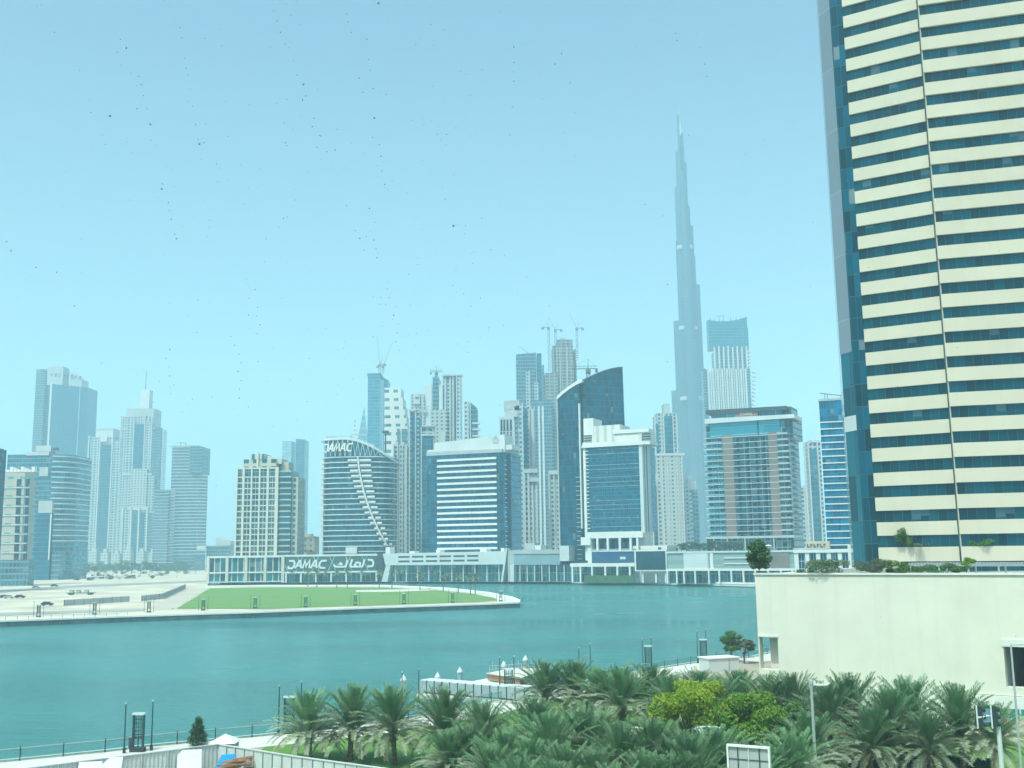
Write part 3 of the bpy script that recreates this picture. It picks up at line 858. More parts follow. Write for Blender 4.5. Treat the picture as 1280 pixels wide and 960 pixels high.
for i in range(14):             # V struts under the ring
    px = 403 + i * 6.3
    xx = b.x(px, 566); yy = 22 - 22.4 * (max(0.0, 1 - abs((xx - cx) / rx) ** 3.2)) ** .31
    mb = MB(); zt_ = tilt(xx) - 1.6
    mb.tube((xx - 1.6, yy, zr + .9), (xx, yy - .3, zt_), .2, n=4); mb.tube((xx + 1.6, yy, zr + .9), (xx + .1, yy - .3, zt_), .2, n=4)
    b.part('strut', mb, M['palegrey'])
def wrap(v):
    xx = v[0]; yy = 22 - 22.6 * (max(0.0, 1 - abs((xx - cx) / rx) ** 3.2)) ** .31
    return (xx, yy + v[1] * 1.0 + .3, v[2])
xl, zl = b.hit(402.5, 565.5); xr_ = b.x(440, 562)
letters(b, xl, zl + .6, xr_ - xl, 5.2, .2, .9, LAT, -.4, M['whitep'], wr=wrap)
b.vol('plant_room', 407, 442, 545, 556, 14, 14, facade('plant_room_louvre', (.45, .52, .54), (.05, .14, .18), 6.5, 16, .8, .45, .2, .2, 0))
b.vol('plant_room', 444, 470, 548, 562, 24, 10, M['grey'], yr=556)
antenna(b, 482, 539, 566, 16, .7, 'mast', M['dgrey']); x, z = b.hit(482, 540, 16); mb = MB(); mb.lathe([(0, -.8), (2.2, -.8), (2.4, 0), (2.2, .8), (0, .8)], 10, (x, 16, z)); b.part('mast_head', mb, M['dgrey'])
# white curve sweeping down the front, with stub balconies
def cxp(t): return 447.5 + 9 * t + 27 * t ** 2.0
pts = []
for i in range(25):
    t = i / 24; px, py = cxp(t), 572 + t * 110
    xx = b.x(px, py); pts.append((xx, b.z(px, py)))
yf = lambda xx: 22 - 22.2 * (max(0.0, 1 - abs((xx - cx) / rx) ** 3.2)) ** .31
mb = MB(); mb.strip(pts, 1.0, .9, z=0); mb.v = [(v[0], yf(v[0]) + v[1] - .3, v[2]) for v in mb.v]; b.part('curved_rib', mb, M['white'])
for i in range(nb - 1):
    z = zb + (zr - zb) * (i + 1) / nb + .8
    xx, _ = min(pts, key=lambda p: abs(p[1] - z))
    wl = 5.2 * (i + 3) / nb + .6
    for sgn in (-1, 1):
        xa = xx + sgn * .9; xb = xx + sgn * (.9 + wl * (1.25 if sgn > 0 else 1))
        xa, xb = min(xa, xb), max(xa, xb); xm_ = (xa + xb) / 2
        mb = MB(); mb.box(xa, xb, yf(xm_) - .9, yf(xm_) + .5, z, z + 1.3); b.part('balcony', mb, M['white'])
    ax = x0 - .1
    mb = MB(); mb.box(ax - .6, ax + 2.2, 12, 18, z - .2, z + 1.2); b.part('balcony', mb, M['white'])
b.vol('entrance_canopy', 432, 446, 684, 692, -4, 4, M['palegrey'])

# ---------- white podium with slots
b = Bld('podium_building', 'long white car-park podium with two rows of slots below the banded blue tower', 'building', 556, 725, 735, -25)
x0, x1, _, z1 = b.rect(478, 640, 691, None); zlo = b.z(556, 706)
mb = MB(); mb.box(x0 + 6, x1, 3.2, 34, 0, zlo); b.part('glass_wall', mb, [shopg])
mb = MB(); mb.wpoly((0, 0), (1, 0), [(x0 + 3, zlo), (x1 - 4.6, zlo), (x1 - 3.2, z1 + .6), (x0 + 1.0, z1)], -34, 1.2); b.part('wall', mb, M['palegrey'])
mb = MB(); mb.wpoly((0, 0), (1, 0), [(x0, 0), (x0 + 4.5, 0), (x0 + 6.5, zlo - .05), (x0 + 3.4, zlo - .05)], -6, 1.1); b.part('raking_pier', mb, M['palegrey'])
for r_ in range(2):
    for i in range(6):
        px = 498 + i * 17.2; py = 696.2 + r_ * 5.6 - i * .25
        xa, za = b.hit(px, py, -1.2); xb = b.x(px + 14, py, -1.2)
        mb = MB(); mb.box(xa, xb, -1.26, -.9, za - .55, za + .55); b.part('slot', mb, M['dgrey'])
mb = MB(); mb.wpoly((0, 0), (1, 0), [(x1 - 6.6, 0), (x1 - 5.4, 0), (x1 - 2.2, z1 + 2), (x1 - 3.2, z1 + 2)], -3, 2.0); b.part('raking_pier', mb, M['palegrey'])
mb = MB(); mb.box(x1 - 2.6, x1 + 1.5, -.6, 30, 0, z1 + 1); b.part('pier', mb, M['grey'])
for i in range(10):
    xx = x0 + 9 + (x1 - x0 - 18) * i / 9
    mb = MB(); mb.tube((xx, .8, 0), (xx, .8, zlo), .35, n=8); b.part('column', mb, M['white'])
for px, yt, wpx in ((482, 684, 5), (512, 689, 6), (545, 687.5, 5), (600, 686.5, 8), (626, 685, 4)):
    b.vol('roof_unit', px, px + wpx, yt, 692, 6, 6, M['white'])

b = Bld('podium_building', 'grey-blue two-storey podium between the banded blue tower and the arched dark tower', 'building', 672, 724, 705, -25)
x0, x1, _, z1 = b.rect(641, 712, 686, None); zlo = b.z(672, 706)
mb = MB(); mb.box(x0, x1, 3, 30, 0, zlo); b.part('glass_wall', mb, [shopg])
mb = MB(); mb.box(x0 + .3, x1 - 6, 0, 30, zlo, z1 - 3, 0, 1); b.part('wall', mb, [matte('blue_grey_panel', (.26, .36, .40), .5, .1, .1), M['roofgrey']])
mb = MB(); mb.box(x0 + .3, x1 - 6, -.4, 28, z1 - 2.9, z1 - .5); b.part('parapet', mb, M['grey'])
mb = MB(); mb.box(x1 - 5.8, x1, -1, 30, zlo + 2, z1 + 1.6); b.part('wall', mb, M['palegrey'])
mb = MB(); mb.box(x0 - 1.4, x0 + 1.0, -1, 8, 0, zlo); b.part('pier', mb, M['palegrey'])
for i in range(7):
    xx = x0 + 4 + (x1 - x0 - 8) * i / 6
    mb = MB(); mb.tube((xx, .9, 0), (xx, .9, zlo), .3, n=8); b.part('column', mb, M['white'])
b.vol('roof_unit', 656, 668, 679, 687, 12, 8, M['grey']); b.vol('roof_unit', 668.5, 676, 681.5, 687.3, 9, 8, M['palegrey'])

# ---------- banded blue tower
b = Bld('office_tower', 'blue glass tower with a ladder of white bands and a sloped pale crown', 'building', 583, 692, 775, -22)
x0, x1, _, zt = b.rect(533.5, 640.5, 566, None); zr = b.z(640, 561.5)
g_bay = facade('deep_blue_glass', (.02, .06, .08), (.012, .075, .115), 3.9, 1.5, .93, .9, .07, .6, .05)
mb = MB(); xc = b.x(627, 630); mb.prism([(x0, 0), (xc - 4, 0), (xc - 1.5, .7), (xc + .3, 2.2), (xc + 1.2, 5), (xc + 1.2, 27), (x0, 27)], 0, zt, 0, 1); b.part('glass_wall', mb, [g_bay, M['roofgrey']])
mb = MB(); mb.box(xc + 1.3, xc + 3.2, 9, 26, 0, zt - 1); b.part('side_wing', mb, [g_bay])
xa, xb = b.x(547, 630), b.x(621.5, 630)
for i in range(18):
    y = 574.2 + i * 7.42
    z = b.z(584, y)
    mb = MB(); mb.box(xa, xb, -.9, .04, z - .7, z + .65); b.part('floor_band', mb, M['white'])
for i in range(4):
    mb = MB(); xx = xb + (xc - 4 - xb) * (.1 + .25 * i); mb.box(xx, xx + .12, -.2, .03, 10, zt - 3); b.part('mullion', mb, M['dgrey'])
for i in range(26):
    z = 12 + i * 3.0
    if z > zt - 4: break
    mb = MB(); mb.box(xc + .9, xc + 1.5, 3.4, 6.2, z, z + .35); b.part('vent_blade', mb, M['palegrey'])
b.vol('crown', 543, 631, 554, 567, 2, 14, M['palegrey'], yr=543)
b.vol('crown', 534, 545, 562.5, 566.5, 1.5, 14, M['palegrey']); b.vol('crown', 631.3, 640, 556, 562, 3, 12, M['palegrey'])
b.vol('parapet', 533, 627.5, 565.2, 567.5, -.3, 27, M['grey'], yr=561)
x, z = b.hit(619.5, 549.5, 2)
R1 = 2.3
for k, (lw, st) in enumerate(((.5, [(x - .2, z + R1), (x - R1, z - .3), (x - R1 * .6, z - R1), (x + R1 * .5, z - R1), (x + R1, z - R1 * .3), (x + .3, z + R1)]), (.4, [(x - R1 * .5, z - R1 * .9), (x + .25, z + R1 * .6), (x + R1 * .6, z - R1 * .7)]))):
    mb = MB(); mb.strip(st, lw, .2 + .02 * k); mb.v = [(v[0], v[1] + 2.0, v[2]) for v in mb.v]; b.part('emblem', mb, M['grey'])
# ---------- cluster behind the curved tower
for k, (px0, px1, ya) in enumerate(((437, 448, 520), (446, 460, 507))):
    b = Bld('spire_tower', 'pale pointed %s tower of the twin triangular spires in the far haze' % ('shorter' if k == 0 else 'taller'), 'building', (px0 + px1) / 2, 690, 2300)
    x0, x1, _, zt = b.rect(px0, px1, ya, None)
    zsh = b.z(px0, 552); xm = x0 + (x1 - x0) * .55
    mb = MB(); mb.prism([(x0, 0), (x1, 0), (xm, 40)], 0, zsh, 0, 1); b.part('shaft', mb, [f_pale, M['roofgrey']])
    mb = MB()
    ap = (xm, 8, zt)
    for p, q in (((x0, 0), (x1, 0)), ((x1, 0), (xm, 40)), ((xm, 40), (x0, 0))):
        mb.face([(*p, zsh), (*q, zsh), ap], [(0, 0), (10, 0), (5, 20)])
    b.part('pointed_head', mb, f_slate if k else f_pale)
b = Bld('office_tower', 'blue glass tower topped by two luffing cranes behind the curved tower', 'building', 472, 690, 1400)
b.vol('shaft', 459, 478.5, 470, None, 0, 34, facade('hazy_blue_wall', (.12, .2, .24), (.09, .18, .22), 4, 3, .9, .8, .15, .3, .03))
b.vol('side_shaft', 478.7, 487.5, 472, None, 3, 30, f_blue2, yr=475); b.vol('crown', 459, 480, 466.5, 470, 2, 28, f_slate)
crane('tower_crane', 'luffing crane with its boom raised steeply left on the blue glass tower', 474.5, 467, 458, 1402, 0, 0, luff=(36, R(84), -1), group='luffing cranes on the blue glass tower')
crane('tower_crane', 'luffing crane with its boom raised to the right on the blue glass tower', 478.8, 467, 460, 1406, 0, 0, luff=(30, R(68), 1), group='luffing cranes on the blue glass tower')
b = Bld('apartment_tower', 'white stepped tower whose right edge climbs down in setbacks behind the curved tower', 'building', 494, 690, 1120)
for i, (l, r_, yt) in enumerate(((480, 504.5, 484.5), (480.5, 507, 497), (481, 509.5, 508), (482, 511, 519), (483, 512.5, 530))):
    b.vol('setback_block', l, r_, yt, None, -i * 1.2, 26, facade('setback_wall', (.66, .66, .61), (.10, .16, .17), 8.2, 8.4, .5, .35, .2, .4, 0, ou=2) if i == 0 else bpy.data.materials['setback_wall'])
b.vol('window_slot', 496, 499.5, 536, 660, -6.2, 2, f_slate); b.vol('window_slot', 502, 508, 536, 660, -6.3, 2, f_slate)
b = Bld('apartment_tower', 'pale hotel block with two round openings in its head, behind the framed towers', 'building', 527, 690, 1200)
b.vol('shaft', 513, 533, 493, None, 2, 24, f_win); b.vol('crown', 516.5, 527, 492, 505, 0, 20, M['white']); b.vol('shaft', 530, 541.5, 480, None, 4, 22, M['palegrey'])
for px in (520.2, 522.6):
    x, z = b.hit(px, 497.5); mb = MB(); mb.lathe([(0, 0), (.9, 0)], 10); mb.v = [(x + v[0], -.05, z + v[1] * 1.6) for v in mb.v]; b.part('round_window', mb, M['dgrey'])
b.vol('sign_band', 526, 534, 511.5, 515.5, 1.6, 1, M['grey'])
b = Bld('apartment_tower', 'slim white-framed tower with balcony stacks left of the banded blue tower', 'building', 519, 690, 900)
b.vol('shaft', 511.5, 527.5, 513, None, 0, 22, f_white2)
b.vol('glass_strip', 514.2, 518.6, 517.5, None, -.6, 2, f_blue2); b.vol('glass_strip', 523.8, 526.2, 524, None, -.7, 2, f_blue2)
b.fins('frame_pier', (512.3, 519.6), 513, None, 0, 1.3, 1.6, M['white']); b.vol('frame_head', 511.6, 520.3, 512, 514, -1.6, 3, M['white'], yr=509.5)
b.vol('low_wing', 491, 511.4, 556, None, 3, 24, f_white2); b.fins('pier', (492, 497, 503, 508), 555, None, 3, 1.4, 1.2, M['white'])
b.vol('crown_rib', 494, 497.5, 552, 558, 2.5, 3, M['white']); b.vol('crown_rib', 502, 505.5, 552.5, 558, 2.3, 3, M['white'])
b = Bld('apartment_tower', 'white-framed tower with a portal head and grey glass centre left of the banded blue tower', 'building', 536, 690, 880)
b.vol('shaft', 526, 546, 532.5, None, 0, 22, f_white2)
b.vol('glass_strip', 528, 541, 546, None, -.6, 2, f_blue2)
b.fins('frame_pier', (526.8, 545.2), 532, None, 0, 1.3, 1.6, M['white']); b.vol('frame_head', 526.3, 545.8, 531.5, 533.2, -1.6, 4, M['white']); b.vol('frame_head', 526.6, 545.2, 542.5, 544.6, -1.5, 3, M['white'])
b = Bld('apartment_tower', 'white tower of tall vertical piers with a grey glass side and a crane', 'building', 560, 690, 1050)
b.vol('shaft', 541, 551.5, 471, None, 4, 30, f_slate); b.vol('shaft', 549, 561, 481, None, 2, 24, M['palegrey'])
b.vol('shaft', 553.5, 571, 469, None, 0, 28, f_white); b.vol('shaft', 570.5, 578.3, 468, None, -2, 30, f_pale)
b.vol('low_block', 538, 560, 512, None, -4, 10, f_win)
b.fins('pier', (557, 563, 566.8), 470, None, 0, 2.0, 1.5, M['white']); b.fins('glass_slot', (554.6, 566), 482, None, -.2, 1.6, .4, bpy.data.materials['blue_far_curtain_wall'])
b.fins('pier', (571, 577.6), 468, 520, -2, 1.1, 1.2, M['white']); b.vol('portal_head', 553, 579, 467.6, 469.5, -3, 8, M['white'])
b.vol('low_block', 551, 557, 540, None, -6, 6, M['white'])
crane('tower_crane', 'hammerhead crane on the grey flank of the white pier tower', 545.5, 471, 469, 1058, 8, 8, group='hammerhead cranes')
b = Bld('apartment_tower', 'grey tower with a white edge and balconies, right of the white pier tower', 'building', 590, 690, 980)
b.vol('shaft', 580.5, 588, 502, None, 0, 24, f_pale); b.vol('side_shaft', 588.2, 598.5, 502.5, None, 1, 26, f_slate, yr=510); b.fins('pier', (588.4,), 502, None, 0, 1.5, 1.0, M['white'])
x1 = b.x(598.5, 600, 1)
for i in range(22):
    mb = MB(); z = 12 + i * 5.2
    if z < b.z(598, 526, 1): mb.box(x1 - 5, x1 + 1.4, .2, 6, z, z + 1.3); b.part('balcony', mb, M['palegrey'])

# ---------- behind the banded blue tower, right
b = Bld('office_tower', 'white tower with a boxed sign on its roof and four tall window slots', 'building', 636, 690, 900)
b.vol('shaft', 625.5, 643.5, 521, None, 0, 24, M['white']); b.vol('roof_sign', 630, 649, 501.5, 513.5, 6, 6, M['grey'], yr=499.5); b.vol('roof_step', 631, 647, 513, 521, 2, 16, M['white'])
b.vol('back_shaft', 644, 655, 507, None, 6, 22, f_pale)
for px in (626.8, 630.4, 634.4, 638.6):
    b.vol('window_slot', px - 1.2, px + 1.2, 524.5, 539, -.1, .5, M['dark_glass'])
    for j in range(2): b.vol('window', px - 1.2, px + 1.2, 540 + j * 2.6, 542 + j * 2.6, -.1, .5, M['dark_glass'])
b.vol('sign_mark', 632.5, 639.5, 506, 511.5, 5.7, .5, M['white']); b.vol('sign_mark', 642, 645, 504.5, 508, 5.7, .5, M['white'])
b = Bld('apartment_tower', 'slim tower of pale and blue vertical strips right of the roof-sign tower', 'building', 660, 690, 930)
b.vol('shaft', 653, 670, 508, None, 0, 22, f_white)
for px, wpx, m_, yt in ((654, 1.6, 'white', 504), (658, 4.2, None, 510), (662.5, 1.8, 'white', 511), (667, 3.2, 'white', 511)):
    if m_: b.fins('pier', (px,), yt, None, 0, wpx, 1.4, M[m_])
    else: b.vol('glass_strip', px - 2, px + 2, yt, None, -.6, 2, f_blue2)
b = Bld('apartment_tower', 'tall slate tower with stepped shoulders left of the tower under construction', 'building', 664, 690, 1250)
b.vol('shaft', 646.5, 672, 443, None, 0, 34, f_slate, yr=440.5); b.vol('side_shaft', 672.2, 679, 441.5, None, 3, 30, f_blue2); b.vol('shoulder', 679.2, 682, 456, None, 4, 26, f_slate)
b.vol('side_wing', 682.2, 699, 466, None, 5, 26, f_shell); b.vol('front_bay', 659, 664.5, 463, None, -1, 3, f_white); b.vol('front_bay', 668, 673, 478, 500, -1, 3, f_white)
b.vol('low_block', 672, 692, 500, None, -6, 20, f_slate); b.fins('pier', (675, 680), 508, None, -6, 2.4, 1.4, M['palegrey'])
x, z = b.hit(655, 437, 10); mb = MB(); mb.tube((x - 5, 10, z + 4), (x + 6, 10, z - 5), .3, n=4); mb.tube((x + 3, 10, z - 2.2), (x + 3, 10, b.z(655, 443)), .3, n=4); b.part('roof_davit', mb, M['crane'])
b = Bld('unfinished_tower', 'tall tower still under construction with three cranes, head stepped and open', 'building', 706, 690, 1300)
b.vol('shaft', 691.5, 719, 432, None, 0, 34, f_shell); b.vol('upper_shaft', 694.5, 715.5, 424.5, 432, 3, 26, f_shell); b.vol('core', 699, 708, 422.5, 425, 8, 14, M['concrete'])
b.vol('side_shaft', 719.2, 723, 436, None, 6, 20, f_shell); b.vol('low_block', 684, 698, 467, None, -5, 12, f_shell)
b.fins('pier', (693, 697, 701, 710), 434, 560, 0, 1.1, 1.5, M['concrete'])
for i in range(5): b.vol('scaffold_deck', 719.4, 723.4, 437 + i * 2.8, 438.4 + i * 2.8, 3, 4, M['palegrey'])
crane('tower_crane', 'thin crane mast standing free at the left of the unfinished tower', 686.8, 465, 412, 1290, 0, 0, luff=(4, R(80), 1), group='cranes on the unfinished tower')
crane('tower_crane', 'crane with a short raised boom on the left corner of the unfinished tower', 694.5, 431, 415, 1302, 0, 0, luff=(16, R(62), -1), group='cranes on the unfinished tower')
crane('tower_crane', 'tallest crane, at the right corner of the unfinished tower', 721.5, 436, 413, 1302, 0, 0, luff=(18, R(66), -1), group='cranes on the unfinished tower')

for px0, px1, yt, lab, Y in ((655, 672, 586, 'white portal-headed tower of tall piers between the banded blue and arched towers', 860), (686, 700, 588, 'slim white grid tower tucked against the arched dark tower', 880)):
    b = Bld('apartment_tower', lab, 'building', (px0 + px1) / 2, 690, Y)
    b.vol('shaft', px0 + .5, px1 - .5, yt + 3, None, 0, 18, f_white if px0 < 680 else f_win)
    k = 4 if px0 < 680 else 3
    for i in range(k):
        px = px0 + 1 + (px1 - px0 - 2) * i / (k - 1)
        b.fins('pier', (px,), yt + (14 if (px0 < 680 and i > 1) else 3), None, 0, 2.3 if px0 < 680 else 1.5, 1.4, M['white'])
    b.vol('portal_head', px0, px1, yt, yt + 5, -1.8, 5, M['white'])
    if px0 < 680: b.vol('portal_head', px0 + 7, px1 + 1.5, yt + 11, yt + 16, -2.6, 5, M['white'])

# ---------- arched dark tower
b = Bld('office_tower', 'dark glass tower with an arched sail-shaped roof rising to the right', 'building', 729, 705, 700)
gA = facade('arched_tower_glass', (.012, .04, .055), (.010, .055, .080), 3.9, 1.5, .94, .93, .07, .55, .04)
dl = (Vector((0, 0)) - Vector((-1.0, .85))).normalized()   # left face recedes to the left
oL = atk(729, 690, 700); oL = (oL.x, oL.y)
dL = tuple(Vector((.86, -.448)).normalized()); dR = tuple(Vector((.955, .26)).normalized())
uL = on_wall(696.5, 600, oL, dL)[0]; uR = on_wall(780, 600, oL, dR)[0]
topL = [(697.0, 499), (705, 491.5), (713, 485.5), (721, 480.5), (728.5, 476.6)]
topR = [(729.2, 476.3), (737, 472), (746, 467.8), (756, 464), (766, 461.5), (773, 460.3), (778.5, 460)]
rb = (oL[0], oL[1])
LT = [on_wall(x, y, oL, dL) for x, y in topL]; RT = [on_wall(x, y, oL, dR) for x, y in topR]
mb = MB(); mb.wpoly(oL, dL, [(LT[0][0], 0), (0, 0), (0, RT[0][1])] + [(u, z) for u, z in reversed(LT)], -26, 0, base=rb); b.part('left_face', mb, [gA])
mb = MB(); mb.wpoly(oL, dR, [(.05, 0), (RT[-1][0] + 1.2, 0)] + [(u, z) for u, z in reversed(RT)], -24, 0, base=rb); b.part('right_face', mb, [gA])
mb = MB(); mb.wpoly(oL, dL, [(u, z - .4) for u, z in LT] + [(u, z + 1.5) for u, z in reversed(LT)], -26, 1.0, base=rb); b.part('roof_rim', mb, M['white'])
mb = MB(); mb.wpoly(oL, dR, [(u, z - .1) for u, z in RT] + [(u, z + .7) for u, z in reversed(RT)], -24, .5, base=rb); b.part('roof_rim', mb, M['dgrey'])
mb = MB(); mb.wbox(oL, dL, -.5, .3, -1, .6, 30, on_wall(729, 504, oL, dL)[1], base=rb); b.part('corner_fin', mb, M['white'])
for i in range(20):            # short pale sun blades up the corner
    z = 10 + i * 2.6
    mb = MB(); mb.wbox(oL, dL, -3.0, -.6, -.5, 1.2, z, z + .35, base=rb); b.part('sun_blade', mb, M['grey'])
mb = MB(); mb.wbox(oL, dL, LT[0][0] - .5, LT[0][0] + .3, -24, .5, 0, LT[0][1], base=rb); b.part('edge_strip', mb, M['grey'])
crane('roof_crane', 'roof crane with a long level jib above the arched dark roof', 735.5, 474, 467, 715, 21, 12, group='hammerhead cranes')

# ---------- white-framed office tower
b = Bld('office_tower', 'white-framed office tower with a dark blue glass front and stepped white penthouse', 'building', 768, 700, 668, -25)
x0, x1, _, _ = b.rect(734, 801, 556, None); zt = b.z(768, 556); zb = b.z(768, 665)
gW = facade('office_front_glass', (.05, .13, .16), (.014, .085, .125), 1.9, 1.15, .90, .90, .07, .45, .03)
mb = MB(); mb.box(x0, x1, 0, 28, zb, zt); b.part('glass_wall', mb, [gW])
xe = x1 + 1.9
mb = MB(); mb.box(x1, xe, -.8, 13, zb - 1, zt + 5, 0, 0); b.part('side_wall', mb, M['palegrey'])
mb = MB(); mb.box(xe - .02, xe + .06, 2.0, 2.8, zb, zt - 1); b.part('dark_slot', mb, M['dgrey'])  # narrow dark grey strip set on the pale side wall
mb = MB(); mb.box(xe - .02, xe + .06, 6.0, 7.4, zb, zt - 1); b.part('dark_slot', mb, M['dgrey'])
xw = b.x(730.5, 610); mb = MB(); mb.box(xw, x0 - .1, -1.0, 20, 12, zt + 1); b.part('frame_pier', mb, M['white'])
for i in range(22):
    z = zb + 2 + i * (zt - zb - 3) / 22
    mb = MB(); mb.box(x0, x0 + 1.6, -1.3, .02, z, z + .45); b.part('ledge', mb, M['white'])
for z in [zb + (zt - zb) * k for k in (.06, .16, .26, .31, .36, .52, .57, .63, .72, .77, .9, .95)]:
    mb = MB(); mb.box(x0 + .2, x1 - .1, -.16, .02, z, z + .16); b.part('transom', mb, M['grey'])
b.vol('cornice', 728, 812.5, 553.5, 557.5, -1.6, 15, M['white'], yr=551)
b.vol('penthouse', 729.5, 742, 523, 557, 4, 14, M['white']); b.vol('penthouse', 742.3, 776, 531.5, 556, 3, 16, facade('ribbed_white_wall', (.72, .72, .68), (.50, .52, .5), 40, 4.6, .4, 1.1, .6, .1, 0, met=0)); b.vol('penthouse', 768, 812, 541.5, 556, 1, 11, M['white'])
b.vol('roof_slab', 766, 811, 537.5, 541.2, .4, 11, M['white'], yr=535.5)
b.vol('terrace_slab', 727, 742.5, 556.5, 559.5, -2, 8, M['white'])
for i in range(4): b.vol('louvre', 730, 739.5, 544 + i * 3, 545.4 + i * 3, 3.6, .6, M['dgrey']); b.vol('louvre', 803, 813, 541.6 + i * 3.2, 543 + i * 3.2, .5, .6, M['dgrey'])
b.vol('belt', 733, 803.5, 664.5, 672.5, -1.6, 15, M['white']); b.vol('corner_block', 726, 738, 671.5, 681.5, -3, 10, M['white']); b.vol('frame_pier', 734.5, 739.5, 672, 706, -2, 10, M['white'])
b.vol('loggia_wall', 740, 798, 672.8, 689, 3, 10, M['dark_glass'])
b.fins('column', (747.5, 760.5, 775.5, 789, 797.5), 672.5, 689, -.6, 2.6, 1.2, M['white'])
b.vol('balustrade', 739, 800, 686, 689, -1.0, .2, f_glassclear)
b.vol('fascia', 740.2, 792, 689.5, 703, -1.3, 16, matte('blue_fascia', (.03, .09, .20), .35, .1, .1)); b.vol('floor_band', 739.8, 792.5, 688, 689.6, -1.6, 16, M['palegrey'])
b.vol('notice_board', 775, 782, 696, 699, -1.45, .3, M['palegrey'])
b.vol('canopy', 712.5, 793, 704, 708.3, -8, 24, M['white'])
b.fins('column', (716, 726, 740.5, 757, 772, 787.5), 708, None, -7, 2.0, 1.2, M['white'])
b.vol('shopfront', 716, 793, 708.4, None, 2, 10, shopg)
b.vol('hedge_planter', 730, 792, 719.5, None, -9.5, 1.0, matte('clipped_hedge', (.07, .15, .06), .9, .3, 1.0, bump=.6))
b = Bld('video_screen', 'dark wide video screen in a white frame hung over the promenade', 'screen', 814, 700, 652, -25)
b.vol('frame', 793.2, 833.5, 687.3, 714, -4, 3.2, M['white']); b.vol('screen', 795, 831.8, 689, 712.2, -4.15, .4, matte('screen_face', (.012, .06, .085), .25, .3, .15))
b.fins('post', (803.5, 820, 832), 714.2, None, -2, 2.0, 1.0, M['white'])
b = Bld('podium_building', 'white flat-roofed block with two small dark openings above the video screen', 'building', 812, 700, 658, -25)
b.vol('wall', 791, 834, 682, None, 0, 20, M['white']); b.vol('upper_wall', 797, 806, 668, 683, 3, 12, M['white'])
for px in (796.5, 822.5): b.vol('window', px, px + 4, 684, 687.2, -.1, .6, M['dgrey'])

# ---------- right podium with panels
b = Bld('podium_building', 'long grey-panelled shop podium with a planted terrace below the balconied brown-strip tower', 'building', 900, 725, 615, -28)
x0, x1, _, z1 = b.rect(834, 992, 690.5, None); zlo = b.z(900, 712)
mb = MB(); mb.box(x0, x1, 2.4, 40, 0, zlo); b.part('glass_wall', mb, [shopg])
mb = MB(); mb.box(x0, x1, 0, 40, zlo, z1, 0, 1); b.part('wall', mb, [facade('panel_wall', (.36, .44, .42), (.26, .34, .32), 3.1, 60, 1.0, .86, .5, .1, 0, met=0), M['roofgrey']])
for px, pw, m_ in ((854.5, 30, 'palegrey'), (875, 11, 'grey'), (887.5, 4, 'white'), (963, 24, 'brown')):
    b.vol('facing_panel', px, px + pw, 691.5, 711, -.4 - .02 * (px % 5), .35, M[m_])
b.fins('pier', (834.5, 846, 855, 869, 886, 899, 914, 929, 944, 960, 976, 990), 711.5, None, 0, 1.7, 1.2, M['white'])
mb = MB(); mb.box(x0 - .3, x1 + .3, -1.0, .05, zlo - .6, zlo + .5); b.part('floor_band', mb, M['white'])
mb = MB(); mb.box(x0 - .3, x1 + .3, -.6, 1.0, z1 - .1, z1 + .8); b.part('parapet', mb, M['palegrey'])
for k in range(2):
    mb = MB(); xa, za = b.hit(905, 697.5 + k * 7, 0); mb.box(xa, b.x(960, 698), -.5, .02, za - .25, za + .25); b.part('panel_joint', mb, M['white'])
b = Bld('low_building', 'white hall with six tall dark-blue window bays, right of the brown panels', 'building', 1028, 715, 420, -20)
x0, x1, _, z1 = b.rect(993, 1064, 687.5, None)
mb = MB(); mb.box(x0, x1, .5, 20, 0, z1 - .4, 0, 1); b.part('glass_wall', mb, [facade('hall_bay_glass', (.55, .6, .6), (.015, .08, .12), 2.6, 1.05, .88, .93, .08, .4, .03), M['roofgrey']])
for i in range(6):
    px = 995 + i * 13.6
    b.vol('pier', px - 2.6, px + 2.6, 688, None, -.4, 1.2, M['white'])
mb = MB(); mb.box(x0 - .3, x1 + .2, -.7, 20, z1 - .9, z1 + .2); b.part('parapet', mb, M['white'])
b.vol('side_wall', 1059.5, 1064.5, 681, None, -.9, 12, M['white'])
b.vol('roof_block', 1007, 1036, 676.5, 688, 6, 8, M['beige'])
for i in range(6):
    x, z = b.hit(1010.5 + i * 4.1, 682, 6); mb = MB(); mb.box(x - .42, x - .14, 5.7, 5.98, z - .7, z + .7); mb.box(x - .1, x + .3, 5.7, 5.98, z + (.3 if i % 2 else -.6), z + (.6 if i % 2 else -.2)); b.part('sign_letter', mb, M['dgrey'])
b.vol('roof_slab', 991, 1034, 685, 686.5, 4, 10, M['grey'])

# ---------- balconied tower with brown strips
b = Bld('apartment_tower', 'broad tower with balcony lines, two brown strips and a sign on its overhanging roof', 'building', 941, 690, 655, -27)
xL, xR = b.x(885, 600), b.x(984.5, 600); zt = b.z(930, 529); 
gB = facade('balcony_tower_glass', (.20, .27, .28), (.05, .10, .11), 3.55, 3.0, .82, .86, .12, .7, .2)
mb = MB(); mb.box(xL, xR, 0, 26, 0, zt, 0, 1); b.part('wall', mb, [gB, M['roofgrey']])
mb = MB(); mb.box(xR + .05, xR + 1.2, 1.5, 27, 0, zt - 1); b.part('side_wing', mb, [facade('dark_side_glass', (.06, .11, .12), (.02, .06, .07), 3.55, 2.2, .8, .8, .12, .5, .1)])
nf = 17; zf0, zf1 = b.z(930, 672), b.z(930, 546)
xa, xb, xc, xd = b.x(905.5, 600), b.x(918.5, 600), b.x(963, 600), b.x(974.5, 600)
mb = MB(); mb.box(xa, xb, -.9, .05, zf0, zf1 + 1.5); b.part('brown_strip', mb, M['brown'])
